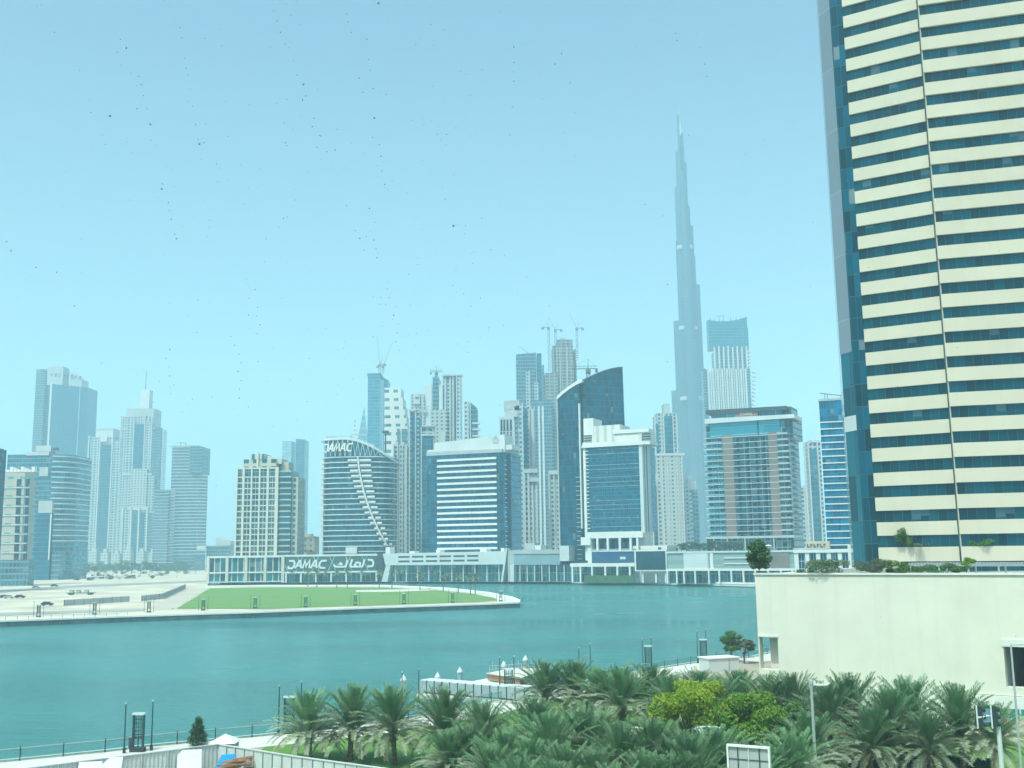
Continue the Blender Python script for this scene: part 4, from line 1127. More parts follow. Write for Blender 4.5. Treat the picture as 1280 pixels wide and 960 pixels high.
mb = MB(); mb.box(xc, xd, -.9, .05, zf0, zf1 + 1.5); b.part('brown_strip', mb, M['brown'])
xm0, xm1 = b.x(919.5, 600), b.x(960, 600)
for xx in (xm0 + 2.2, xm0 + 7.5, xm1 - 5.5, xm1 - 1.2):
    mb = MB(); mb.box(xx - .8, xx + .8, -.15, .03, zf0, zf1 + 1); b.part('dark_bay', mb, M['dark_glass'])  # upright dark glass strips in the middle of the front
for i in range(nf + 1):
    z = zf0 + (zf1 - zf0) * i / nf
    mb = MB(); mb.box(xL - 1.2, xa - .1, -1.6, .02, z, z + .32); b.part('balcony_slab', mb, M['palegrey'])
    mb = MB(); mb.box(xb + .1, xc - .1, -1.9, .02, z, z + .30); b.part('balcony_slab', mb, M['palegrey'])
    mb = MB(); mb.box(xa, xb, -1.05, -.85, z, z + .3); b.part('strip_joint', mb, M['palegrey'])
    mb = MB(); mb.box(xc, xd, -1.05, -.85, z, z + .3); b.part('strip_joint', mb, M['palegrey'])
    mb = MB(); mb.box(xd + .1, xR + 1.6, -2.0, 3.0, z, z + .9); b.part('balcony', mb, M['grey'])
    mb = MB(); mb.box(xR + .8, xR + 2.4, 12, 20, z, z + 1.1); b.part('balcony', mb, M['grey'])
    if i < nf:
        mb = MB(); mb.box(xL - 1.15, xa - .3, -1.58, -1.5, z + .36, z + 1.3); b.part('balustrade', mb, f_glassclear)
b.vol('upper_storey', 887.5, 975, 524, 547, -.6, 22, facade('upper_storey_glass', (.40, .48, .48), (.10, .18, .2), 4.4, 30, 1.0, .93, .1, .3, 0), yr=521)
b.vol('upper_storey', 976, 991, 522, 548, 1.0, 24, bpy.data.materials['dark_side_glass'])
b.vol('roof_slab', 881, 993, 523.5, 526, -2.4, 20, M['palegrey'], yr=517.5)
b.vol('penthouse', 889, 977, 515.5, 525, .6, 18, facade('penthouse_glass', (.34, .42, .43), (.09, .17, .19), 8, 9, .96, 1.1, .1, .4, 0), yr=510)
b.vol('roof_slab', 882, 983.5, 512.8, 514.4, -2.0, 16, M['dgrey'], yr=507.2)
b.vol('penthouse', 977.2, 989, 508.5, 522, 2, 16, bpy.data.materials['dark_side_glass'])
b.fins('dark_bay', (947.5,), 523, 546, -.6, 1.5, .25, M['dark_glass'])
b.vol('sign_board', 917.5, 947, 513.2, 521.6, -1.2, .6, matte('red_brown_sign', (.30, .17, .15), .6, .1, .3), yr=511.6)
for i, st in enumerate(([[(0, .8), (0, 0)], [(0, .8), (.7, .8), (.7, .45), (0, .4)]], [[(0, 0), (.4, .9), (.8, 0)]], [[(0, 0), (0, .8), (.4, .3), (.8, .8), (.8, 0)]], [[(0, 0), (.4, .9), (.8, 0)]], [[(.8, .8), (.1, .8), (0, .4), (.1, 0), (.8, 0)]])):
    x, z = b.hit(926 + i * 3.1, 517.6 - i * .16, -1.2)
    mb = MB()
    for q, s_ in enumerate(st): mb.strip([(x + p[0] * 1.1, z - .6 + p[1] * 1.5) for p in s_], .3, .12, z=1.2 + .01 * q)
    b.part('sign_letter', mb, M['white'])
for px in (893, 910, 932, 947, 968): b.fins('column', (px,), 673, 690, -1.4, 1.4, 1.0, M['grey'])
b.vol('base_wall', 884, 990, 672.5, 691, 3.5, 14, M['dark_glass']); b.vol('base_slab', 882, 993, 670, 672.8, -2.2, 26, M['grey'])

# ---------- striped-column tower behind
b = Bld('hotel_tower', 'tall hazy tower with white vertical ribs under a scooped glass crown', 'building', 915, 690, 1500)
b.vol('shaft', 889, 943, 461, None, 0, 40, f_slate); b.vol('upper_shaft', 889.5, 936, 436, 461, 3, 36, f_slate); b.vol('side_shaft', 881, 889, 462, None, 6, 30, f_slate)
x0, x1, zb_, zt_ = b.rect(886, 935, 401, 437)
mb = MB(); xs_ = [x0 + (x1 - x0) * i / 10 for i in range(11)]; top = [zt_ + 5.5 * (abs(i - 4) / 6) ** 2.2 for i in range(11)]
fpq = [(x, 2) for x in xs_] + [(x, 14) for x in reversed(xs_)]
mb.prism(fpq, zb_, top + list(reversed(top)), 0, 1); b.part('crown', mb, [facade('scooped_crown_glass', (.10, .18, .21), (.08, .15, .18), 4, 3.2, .9, .85, .15, .2, 0), M['roofgrey']])
b.vol('crown', 885.4, 935.6, 410, 437.5, 2.6, 11, bpy.data.materials['scooped_crown_glass'])
for i in range(8): b.fins('rib', (893.0 + i * 5.75,), 434 - (i % 2), 461, 3, 2.0, 2.2, M['white'])
for i in range(9): b.fins('rib', (889.8 + i * 5.9,), 461, None, 0, 2.3, 2.4, M['white'])
for i in range(8): b.fins('spandrel', (893.0 + i * 5.9,), 460.5, None, 0, 1.2, .8, M['palegrey'])
for i in range(10): b.vol('balcony', 934, 939, 439 + i * 4.2 if i < 5 else 463 + (i - 5) * 5, 440.6 + i * 4.2 if i < 5 else 465 + (i - 5) * 5, 1, 6, M['palegrey']); 
for i in range(9): b.vol('balcony', 941.5, 945.5, 464 + i * 5, 466 + i * 5, -1, 6, M['palegrey'])
for px, yt in ((888, 397), (893, 398), (899, 394.5), (904, 394.5), (913, 396), (920, 397), (926, 396)): antenna(b, px, yt, 404, 12, .4)
x, z = b.hit(900, 395, 12); mb = MB(); mb.box(x - 6, x + 6, 11.8, 12.4, z - .3, z + .3); b.part('roof_gantry', mb, M['crane'])

# ---------- the tallest tower: tapering bundle of setbacks with a needle
b = Bld('skyscraper', 'immensely tall needle tower stepping in as it rises, pale blue in the haze', 'building', 875, 690, 2000)
sk = facade('silver_ribbed_glass', (.085, .14, .18), (.03, .06, .08), 4.2, 2.2, .7, .85, .25, .15, 0, met=.3)
def axis_x(y): return 851.3 + (y - 137) * .0355
def lobe(eL, ytop, side, r_, name='setback_wing', ang=None):
    """round-ended wing whose outer edge shows at pixel eL, rising to row ytop"""
    ym = (ytop + min(690, ytop + 120)) / 2
    xa, z = b.x(axis_x(ytop), ytop, 30), b.z(axis_x(ytop), ytop, 30)
    off = abs(b.x(eL, ytop, 30) - xa)
    mb = MB()
    n = 10; w_ = r_
    c = max(0.0, off - w_)
    a0 = 0 if side > 0 else pi
    fp = [(w_ * sin(t), 0) for t in ()]
    # stadium from the axis to c along the wing direction, rounded outer end
    dirv = Vector((cos(ang), sin(ang))) if ang is not None else Vector((side * .96, .28))
    nv = Vector((-dirv.y, dirv.x))
    k = c / max(.3, abs(dirv.x)) if ang is None else c
    pts = [Vector((0, 30)) - nv * w_]
    for i in range(n + 1):
        t = -pi / 2 + pi * i / n
        pts.append(Vector((0, 30)) + dirv * (k + w_ * cos(t)) + nv * (w_ * sin(t)))
    pts.append(Vector((0, 30)) + nv * w_)
    mb.prism([(p.x, p.y) for p in pts], 0, z, 0, 1)
    b.part(name, mb, [sk, M['grey']])
    return z
for eR, yt, r_ in ((856.4, 167, 4.5), (860.2, 204, 5.5), (864.2, 258, 7), (868.4, 283, 8), (871, 320, 8.6), (876.8, 356, 9), (879, 402, 9.4), (883.5, 461, 9.8), (888, 489, 10.2)):
    lobe(eR, yt, 1, r_)
for eL, yt, r_ in ((848.3, 143, 3.4), (846.6, 190, 5.2), (845.3, 234, 6.8), (846.4, 300, 8), (843.4, 401, 9), (840.6, 488, 9.8), (838.5, 560, 10.2)):
    lobe(eL, yt, -1, r_)
for off, yt, r_ in ((12, 216, 6), (17, 270, 7.2), (22, 314, 8), (27, 380, 9), (32, 430, 9.6), (37, 520, 10)):   # the wing that points towards the viewer
    x = b.x(axis_x(yt), yt, 30); z = b.z(axis_x(yt), yt, 30)
    mb = MB(); pts = [(-r_ + 0, 30)] + [(r_ * sin(-pi / 2 + pi * i / 10), 30 - off + r_ - r_ * cos(-pi / 2 + pi * i / 10)) for i in range(11)] + [(r_, 30)]
    mb.prism(pts, 0, z, 0, 1); b.part('setback_wing', mb, [sk, M['grey']])
z0 = b.z(851.6, 170, 30); z1_ = b.z(851.3, 136.5, 30)
mb = MB(); mb.lathe([(3.6, 0), (3.2, (z1_ - z0) * .35), (1.6, (z1_ - z0) * .5), (1.2, (z1_ - z0) * .75), (.35, z1_ - z0), (0, z1_ - z0 + .5)], 10, (0, 30, z0)); b.part('needle', mb, [M['grey']])
for yt in (300, 401, 489):      # pale mechanical bands
    z = b.z(axis_x(yt), yt + 12, 30)
    mb = MB(); mb.tube((0, 30, z), (0, 30, z + 6), 14 + (yt - 300) * .03, n=20); b.part('plant_band', mb, M['grey'])

# ---------- right of the needle tower
b = res_tower('stepped cream apartment tower with a grey box head, left of the needle tower foot', 836, 1050, [
    ('head', 827, 837.5, 504.5, 516, 6, 14, M['grey']),
    ('upper_shaft', 818.5, 847, 516, None, 2, 30, f_white), ('shaft', 815.5, 855, 568, None, -2, 34, f_win),
    ('bay', 830.5, 841, 520, 567, .6, 3, f_blue2), ('bay', 819.5, 824, 530, 567, .8, 3, f_blue2)])
b.fins('pier', (819, 829.8, 841.6, 846), 517, 567, 2, 1.4, 1.6, M['white']); b.vol('cornice', 815, 856, 566.5, 569.5, -2.6, 6, M['white'])
b.fins('pier', (829, 836, 848, 854), 570, None, -2, 1.5, 1.2, M['white'])
b = res_tower('lower cream apartment tower with an arched gable, beside the white-framed office tower', 820, 960, [
    ('shaft', 811, 830, 600, None, 0, 24, f_win), ('gable', 814, 823, 592, 600, 1, 10, M['white']), ('bay', 817, 821.5, 606, None, -.8, 2, f_blue2)])
b.fins('pier', (812, 816, 822.5, 829), 602, None, 0, 1.3, 1.4, M['white'])
b = res_tower('small cream apartment tower with a white domed corner in front of the needle tower', 864, 1080, [
    ('shaft', 855.5, 862, 606, None, 0, 22, f_white), ('shaft', 862.3, 874, 612, None, -1, 24, f_slate), ('crown', 856, 870, 601, 612, 3, 14, M['white'])])
x, z = b.hit(860, 601, 8); mb = MB(); mb.lathe([(3.6, 0), (3.4, 2), (2.4, 4), (.8, 5.4), (0, 6.6)], 12, (x, 8, z)); b.part('dome', mb, M['white'])
b = res_tower('white tower with a long glass strip left of the blue banded tower at right', 1019, 930, [
    ('shaft', 1007.5, 1029, 552, None, 0, 26, f_white), ('bay', 1014.5, 1024, 561, None, -1, 3, f_blue2)])
b.vol('cornice', 1006.5, 1030, 550, 553, -1, 28, M['white']); b.fins('pier', (1008.3, 1013.4, 1025), 553, None, 0, 1.4, 1.6, M['white'])
b = res_tower('low hazy white tower at the right of the balconied tower', 1003, 980, [('shaft', 995, 1010, 610, None, 0, 24, f_white2), ('crown', 998, 1008, 606.5, 610, 2, 12, M['white'])])

b = Bld('office_tower', 'slim blue glass tower ringed with white floor lines beside the huge striped tower', 'building', 1042, 690, 500, -20)
x0, x1, _, zt = b.rect(1029, 1061, 499, None)
mb = MB(); mb.box(x0, x1, 0, 16, 0, zt, 0, 1); b.part('glass_wall', mb, [facade('bright_blue_glass', (.03, .12, .17), (.02, .12, .19), 3.0, 1.5, .93, .92, .07, .4, .02), M['roofgrey']])
for i in range(20):
    z = b.z(1042, 527.3 + i * 8.55)
    mb = MB(); mb.box(x0 - .25, x1 + .2, -.5, .02, z - .22, z + .22); b.part('floor_band', mb, M['white'])
mb = MB(); mb.box(x0 - .3, x1 + .2, -.4, 16.2, zt - .5, zt + .4); b.part('parapet', mb, M['grey'])
z = b.z(1040, 491.5)
mb = MB(); mb.tube((x0 + .5, 3, z + .7), (x1 - 1, 3, z - .8), .22, n=5); mb.tube((x0 + 2.4, 3, zt), (x0 + 2.4, 3, z + .5), .16, n=5); mb.tube((x0 + 3.4, 3, zt), (x0 + 3.4, 3, z + .4), .16, n=5); mb.tube((x1 - 1.4, 3, zt), (x1 - 1.4, 3, z - .6), .16, n=5); b.part('roof_rail', mb, M['crane'])
# ------------------------------------------------------------------ huge striped tower on the podium
P1, P2 = (57.6, 168.6), (67.8, 162.4)
dA = (Vector(P2) - Vector(P1)); LA = dA.length; dA = tuple(dA / LA)
dB = tuple(Vector((3.05, -.878)).normalized()); LB = 48.0
T = thing('striped_tower', 'huge office tower of cream bands and dark window strips at the right edge', 'building', (P2[0], P2[1], 14.0))
tb = (P2[0], P2[1])
TOP = 134.0
def tpart(name, mb, mat, **k):
    mb.v = [(v[0], v[1], v[2] - 14.0) for v in mb.v]
    o = mb.build(name, mat, T)
    if k: tag(o, **k)
    return o
g_str = facade('strip_window_glass', (.03, .06, .07), (.008, .045, .058), 3.9, 1.32, .95, 2.0, .07, .4, .08, met=.45, blindc=(.16, .26, .30), ov=-1.5, tilt=.04)
g_edge = facade('corner_glass', (.02, .05, .06), (.012, .055, .075), 3.66, 1.0, .93, .96, .07, .5, .05, tilt=.04)
g_fin = facade('pale_flank_glass', (.30, .38, .42), (.22, .27, .32), 11, 3.4, .97, .985, .4, .06, 0, met=0)
oA, oB = P1, P2
mb = MB(); mb.wbox(oA, dA, 0, LA + .4, -14, 0, 14, TOP, base=tb); tpart('glass_wall', mb, [g_str])
mb = MB(); mb.wbox(oB, dB, .15, LB, -22, 1.05, 14, TOP, base=tb); tpart('glass_wall', mb, [g_str])
mb = MB(); mb.wbox(oA, dA, -2.15, -.02, -12, .12, 14, TOP, base=tb); tpart('corner_strip', mb, [g_edge])
mb = MB(); mb.prism([(P1[0] - 1.8 - tb[0], P1[1] + 1.3 - tb[1]), (P1[0] + 1 - tb[0], P1[1] + 8 - tb[1]), (P1[0] + 2.5 - tb[0], P1[1] + 22 - tb[1]), (P1[0] - 2.72 - tb[0], P1[1] + 4.3 - tb[1])], 14, TOP, 0, 0); tpart('flank', mb, [facade('flank_glass', (.05, .09, .10), (.035, .075, .09), 7.3, 1.9, .93, .98, .06, .4, 0, tilt=.03)])
flx, fly = P1[0] - 2.80 - tb[0], P1[1] + 4.3 - tb[1]
for z0, z1, m_ in ((49.5, TOP, g_fin), (36.5, 39.0, M['palegrey'])):
    mb = MB(); mb.prism([(P1[0] - 1.84 - tb[0], P1[1] + 1.26 - tb[1]), (P1[0] - 1.7 - tb[0], P1[1] + 1.6 - tb[1]), (flx + .05, fly + .1), (flx - .03, fly - .02)], z0, z1, 0, 0); tpart('flank_panel', mb, [m_])
bandm = matte('tower_band_stone', (.62, .585, .46), .8, .05, .12, streak=.10)
z = 15.5
mb = MB(); mb.wbox(oA, dA, 0, LA - .05, 0, .4, 15.5, 17.7, base=tb); mb.wbox(oB, dB, 0, LB, 1.05, 1.5, 15.5, 17.7, base=tb); tpart('band', mb, bandm)
mb = MB(); mb.wbox(oA, dA, 0, 3.2, 0, .36, 13.9, 15.48, base=tb); tpart('corner_pier', mb, bandm)
for k in range(32):
    z0 = 19.52 + 3.9 * k
    if z0 + 2 > TOP: break
    mb = MB(); mb.wbox(oA, dA, 0, LA - .05, -.02, .38, z0, z0 + 2.1, base=tb); tpart('band', mb, bandm)
    mb = MB(); mb.wbox(oB, dB, 0, LB, 1.03, 1.5, z0 + .03, z0 + 2.14, base=tb); tpart('band', mb, bandm)
mb = MB(); mb.wbox(oB, dB, .02, .14, .3, 1.2, 17.72, TOP, base=tb); tpart('seam_fin', mb, M['beige'])
mb = MB(); mb.prism([(-14, 10), (0, 0), (46, -15), (48, 10), (2, 26)], TOP, TOP + 1.5); tpart('roof', mb, M['roofgrey'])

# ------------------------------------------------------------------ podium in front of it
PL = (26.6, 118.5); dP = tuple(Vector((.7945, -.533)).normalized())
W_ = thing('podium_wall_building', 'large blank cream podium block with two openings, near right', 'building', (PL[0], PL[1], 0))
wb = (PL[0], PL[1])
def wpart(name, mb, mat):
    return mb.build(name, mat, W_)
uh0, zh1 = on_wall(949, 796, PL, dP); uh1, zh0 = on_wall(974, 837.5, PL, dP)
ur0, zr1 = on_wall(1254, 808, PL, dP); _, zr0 = on_wall(1262, 859, PL, dP); ur1 = ur0 + 9
ZW, LW = 15.0, 66.0
mb = MB()
segs = [(0, uh0, 3.6, ZW), (uh0, uh1, zh1, ZW), (uh0, uh1, 3.6, zh0), (uh1, ur0, 3.6, ZW), (ur0, ur1, zr1, ZW), (ur0, ur1, 3.6, zr0), (ur1, LW, 3.6, ZW)]
for u0, u1, z0, z1 in segs: mb.wbox(PL, dP, u0, u1, -1.0, 0, z0, z1, base=wb)
wpart('wall', mb, M['plaster'])
mb = MB(); mb.wbox(PL, dP, .0, LW, -1.0, .25, 0, 3.55, base=wb); wpart('base_wall', mb, matte('base_plaster', (.78, .78, .72), .8, .04, .2, streak=.15))
mb = MB(); mb.wbox(PL, dP, -.15, LW, -1.2, .15, ZW, ZW + .18, base=wb); wpart('coping', mb, M['white'])
mb = MB(); mb.wbox(PL, dP, uh0 - .12, uh1 + .12, 0, .1, zh1, zh1 + .22, base=wb); wpart('lintel', mb, M['white'])
mb = MB(); mb.wbox(PL, dP, ur0 - .15, ur1, 0, .1, zr1, zr1 + .7, base=wb); wpart('lintel', mb, M['white'])
bk = (-dP[1], dP[0])
def pq(u, n): return (dP[0] * u + bk[0] * n, dP[1] * u + bk[1] * n)
mb = MB(); mb.prism([pq(1.05, 1.02), pq(LW, 1.02), pq(LW, 62), pq(1.05, 62)], 13.2, 13.9); wpart('roof', mb, M['roofgrey'])
mb = MB(); mb.prism([pq(1.0, 1.02), pq(LW, 1.02), pq(LW, 40), pq(1.0, 40)], 3.0, 3.58); wpart('terrace_floor', mb, M['paving'])
for n in (9, 17, 25, 33, 60):
    mb = MB(); mb.prism([pq(0, n), pq(1, n), pq(1, n + 1.2), pq(0, n + 1.2)], 0, 13.9); wpart('pier', mb, M['plaster'])
mb = MB(); mb.prism([pq(0, 1.02), pq(1, 1.02), pq(1, 62), pq(0, 62)], zh1 + .4, ZW); wpart('side_wall', mb, M['plaster'])
mb = MB(); mb.prism([pq(0, 1.02), pq(1, 1.02), pq(1, 62), pq(0, 62)], 0, 3.56); wpart('side_base', mb, M['plaster'])
uc, _ = on_wall(957.5, 815, PL, dP)
mb = MB(); mb.prism([pq(uc - .1, 1.6), pq(uc + 1.0, 1.6), pq(uc + 1.0, 2.8), pq(uc - .1, 2.8)], 3.58, 13.2); wpart('pier', mb, M['plaster'])
mb = MB(); mb.prism([pq(uh1 + 2, 14), pq(LW, 14), pq(LW, 14.5), pq(uh1 + 2, 14.5)], 3.58, 13.2); wpart('inner_wall', mb, M['grey'])
gd = MB(); gd.prism([pq(ur0 + 2.4, 2.6), pq(ur1 + 4, 2.6), pq(ur1 + 4, 2.75), pq(ur0 + 2.4, 2.75)], 3.58, 13.2); wpart('window', gd, [M['dark_glass']])
mb = MB(); mb.prism([pq(ur0 - .3, 1.02), pq(ur0, 1.02), pq(ur0 + .0, 14), pq(ur0 - .3, 14)], 3.58, 13.2); wpart('inner_wall', mb, M['grey'])
# low retaining wall with glass rail at the right
ub, _ = on_wall(1243, 930, PL, dP)
RW = thing('retaining_wall', 'low cream retaining wall topped by a glass rail, bottom right', 'wall', (PL[0], PL[1], 0))
mb = MB(); mb.wbox(PL, dP, ub, LW, 1.2, 1.6, 0, 1.7, base=wb); mb.build('wall', M['beige'], RW)
mb = MB(); mb.wbox(PL, dP, ub, LW, 1.35, 1.4, 1.7, 2.6, base=wb); mb.build('glass_rail', f_glassclear, RW)
for i in range(10):
    u = ub + .1 + i * 1.6; mb = MB(); mb.wbox(PL, dP, u, u + .1, 1.28, 1.46, 1.7, 2.65, base=wb); mb.build('post', M['steel'], RW)

# pergola on the podium roof
pg0 = Vector(PL) + Vector(dP) * 20 + Vector(bk) * 12
PG = thing('pergola', 'slatted grey pergola along the podium roof below the striped tower', 'pergola', (pg0.x, pg0.y, 13.9))
a_ = Vector((1120, 1120))
pa, pb_ = atk(1136, 706, 150), atk(1330, 705, 138)
dq = (Vector(pb_[:2]) - Vector(pa[:2])); Lq = dq.length; dq = tuple(dq / Lq)
def pp(u, n, z): return (pa.x + dq[0] * u - dq[1] * n - pg0.x, pa.y + dq[1] * u + dq[0] * n - pg0.y, z - 13.9)
zt_ = 15.42
for n in (0, 3.2):
    mb = MB(); mb.wbox((pa.x - pg0.x - dq[1] * n, pa.y - pg0.y + dq[0] * n), dq, 0, Lq, -.1, .1, zt_ - 13.9, zt_ - 13.9 + .25); mb.build('beam', M['steel'], PG)
    for i in range(6):
        u = .2 + (Lq - .4) * i / 5
        mb = MB(); mb.tube(pp(u, n, 13.92), pp(u, n, zt_), .11, n=6); mb.build('post', M['steel'], PG)
for i in range(46):
    u = .1 + i * Lq / 46
    mb = MB(); mb.wbox((pa.x - pg0.x, pa.y - pg0.y), dq, u, u + .16, -3.5, .4, zt_ - 13.9 + .252, zt_ - 13.9 + .42); mb.build('slat', M['grey'], PG)
mb = MB()
RF = thing('roof_planter', 'long low dark planter edging the podium roof', 'planter', (PL[0], PL[1], 13.9))
mb = MB(); mb.wbox(PL, dP, .8, LW, -2.4, -1.25, .02, 1.06, base=wb); mb.build('trough', M['dgrey'], RF)
mb = MB(); mb.wbox(PL, dP, .9, LW - .2, -2.3, -1.35, 1.062, 1.10, base=wb); mb.build('soil', M['bark'], RF)

# ------------------------------------------------------------------ hoarding round the yard, bottom left
Hc, Hl, Hr1, Hr2, Hr3 = (onz(273, 929.5, 2.2), onz(37, 959, 2.2), onz(365, 944, 2.2), onz(460, 957, 2.2), onz(560, 970, 2.2))
panel_m = matte('hoarding_sheet', (.60, .64, .62), .5, .08, .8, streak=.35)
def hoarding(label, pts, n_each, base):
    t = thing('hoarding', label, 'hoarding', (base[0], base[1], 0))
    for a, b_ in zip(pts[:-1], pts[1:]):
        d = Vector(b_[:2]) - Vector(a[:2]); L = d.length; d = tuple(d / L)
        n = max(1, round(L / n_each))
        for i in range(n):
            u0, u1 = L * i / n + .05, L * (i + 1) / n - .05
            mb = MB()
            k = 12
            for j in range(k):       # ribbed sheet
                ua, ub_ = u0 + (u1 - u0) * j / k, u0 + (u1 - u0) * (j + 1) / k
                na, nb = (0, .045) if j % 2 == 0 else (.045, 0)
                o = (a[0] - base[0], a[1] - base[1])
                P = lambda u, nn, z: (o[0] + d[0] * u + d[1] * nn, o[1] + d[1] * u - d[0] * nn, z)
                mb.face([P(ua, na, .05), P(ub_, nb, .05), P(ub_, nb, 2.12), P(ua, na, 2.12)])
                mb.face([P(ub_, nb - .03, .05), P(ua, na - .03, .05), P(ua, na - .03, 2.12), P(ub_, nb - .03, 2.12)])
            mb.build('panel', panel_m, t)
            mb = MB(); mb.wbox((a[0], a[1]), d, u0 - .075, u0 - .025, .0, .1, 0, 2.12, base=base); mb.build('post', M['grey'], t)
        mb = MB(); mb.wbox((a[0], a[1]), d, 0, L, -.06, .10, 2.125, 2.2, base=base); mb.build('rail', M['palegrey'], t)
    return t
ext = Hl + (Hl - Hc).normalized() * 14
hoarding('straight run of ribbed grey site hoarding along the promenade, bottom left', [ext, Hl, Hc], 2.0, (Hc.x, Hc.y))
hoarding('curving run of pale site hoarding panels that sweeps right in front of the palms', [Hc, Hr1, Hr2, Hr3], 1.12, (Hr1.x, Hr1.y))
def leaning(name, label, cat, px0, px1, pt, pb2, Y, mat, skew=0.0, group=None, z0=None):
    """a flat sheet leaning back against the hoarding, its own real thickness"""
    a, b_ = at(px0, pt, Y), at(px1, pt, Y)
    zb = at(px0, pb2, Y - .8).z if z0 is None else z0
    t = tag(MB().build(name, mat), label, cat, group)
    mb = MB(); w = b_.x - a.x; h = a.z - zb
    f = lambda x, y, z: (x + skew * (h - z) , y - (h - z) * .4, z)
    for th in (0,):
        A = [f(0, 0, h), f(w, .3, h), f(w, .3, 0), f(0, 0, 0)]
        Bk = [(p[0], p[1] + .05, p[2] + .01) for p in A]
        mb.face([A[3], A[2], A[1], A[0]]); mb.face([Bk[0], Bk[1], Bk[2], Bk[3]])
        for i in range(4): mb.face([A[i], A[(i + 1) % 4], Bk[(i + 1) % 4], Bk[i]])
    me = mb.build(name + '_tmp', mat); old = t.data; t.data = me.data; bpy.data.objects.remove(me); t.data.name = name
    t.location = (a.x, a.y, zb)
    return t
yH = Hc.y
leaning('board', 'white board leaning inside the hoarding beside the blue sheet', 'board', 222, 251, 938, 975, yH - 2.0, matte('white_board', (.70, .73, .72), .6, .06, 1), .12, z0=.02)
leaning('tarp', 'bright blue tarpaulin sheet slung at the hoarding corner', 'tarp', 277, 294, 943.5, 970, yH - 2.4, matte('blue_tarp', (.06, .40, .80), .5, .1, 1), -.45, z0=.02)
leaning('board', 'white board with two reddish marks against the left run of hoarding', 'board', 99, 126, 953, 985, onz(110, 950, 2.2).y - .7, matte('white_notice', (.76, .78, .76), .6, .05, 1), 0, z0=.02)
leaning('board', 'plain white board at the right of the one with reddish marks', 'board', 127, 152, 947.5, 980, onz(140, 945, 2.2).y - .7, matte('white_sheet', (.76, .78, .76), .6, .05, 1), 0, z0=.02)
# heap of site timber
random.seed(3)
q = at(296, 955, yH - 3.0)
t = thing('timber_heap', 'small heap of rusty timber offcuts beside the blue sheet', 'timber heap', (q.x, q.y, 0))
for i in range(14):
    mb = MB(); a = random.uniform(-.9, .9); zc = .2 + i * .10; c = (random.uniform(-.8, .8), random.uniform(-.5, .5))
    mb.tube((c[0] - cos(a), c[1] - sin(a) * .6, zc), (c[0] + cos(a), c[1] + sin(a) * .6, zc + random.uniform(-.1, .3)), .11, n=4); mb.build('plank', matte('rusty_timber', (.36, .20, .12), .9, .3, 2) if i == 0 else bpy.data.materials['rusty_timber'], t)
# white kiosk roof behind the hoarding
q = onz(262, 925, 2.6)
t = thing('kiosk', 'small kiosk with a white pyramid roof behind the hoarding corner', 'kiosk', (q.x + .9, q.y + 1.5, 0))
mb = MB(); w_ = 1.15
for i in range(4):
    c = [(-w_, -w_), (w_, -w_), (w_, w_), (-w_, w_)]; mb.face([(*c[i], 2.2), (*c[(i + 1) % 4], 2.2), (0, 0, 2.85)])
mb.face([(w_, -w_, 2.18), (-w_, -w_, 2.18), (-w_, w_, 2.18), (w_, w_, 2.18)]); mb.build('roof', M['whitep'], t)
mb = MB(); mb.box(-.95, .95, -.95, .95, 0, 2.17); mb.build('body', M['palegrey'], t)

# ------------------------------------------------------------------ railings along the near quay
def railing(name, label, pts, h, step, panels=True):
    b0 = pts[0]
    t = thing(name, label, 'railing', (b0[0], b0[1], 0))
    tot = 0; nxt = 0
    pan = MB(); top = MB()
    n_post = 0
    for a, c in zip(pts[:-1], pts[1:]):
        d = Vector(c) - Vector(a); L = d.length
        if L < 1e-6: continue
        d = tuple(d / L)
        o = (a[0] - b0[0], a[1] - b0[1])
        if panels: pan.wbox(o, d, 0, L, -.015, .015, .12, h - .06)
        top.wbox(o, d, 0, L, -.03, .03, h - .055, h)
        while nxt <= tot + L:
            u = nxt - tot
            if n_post < 95:
                mb = MB(); mb.tube((o[0] + d[0] * u, o[1] + d[1] * u, 0), (o[0] + d[0] * u, o[1] + d[1] * u, h + .12), .055, n=6); mb.build('post', M['black'], t); n_post += 1
            nxt += step
        tot += L
    if panels: pan.build('glass_panel', [rail_glass], t)
    top.build('handrail', M['steel'], t)
    return t
rail_glass, _t, _p = _mat('teal_rail_glass')
_p.inputs['Base Color'].default_value = (.62, .82, .82, 1); _p.inputs['Roughness'].default_value = .05; _p.inputs['Transmission Weight'].default_value = .92; _p.inputs['IOR'].default_value = 1.05
rl = [p for p in offset_line(NEAR_QUAY, -.7) if -75 < p[0] < 48 and p[1] < 230]
railing('railing', 'glass-panelled railing with dark posts along the near quay', rl, 1.15, 3.6)

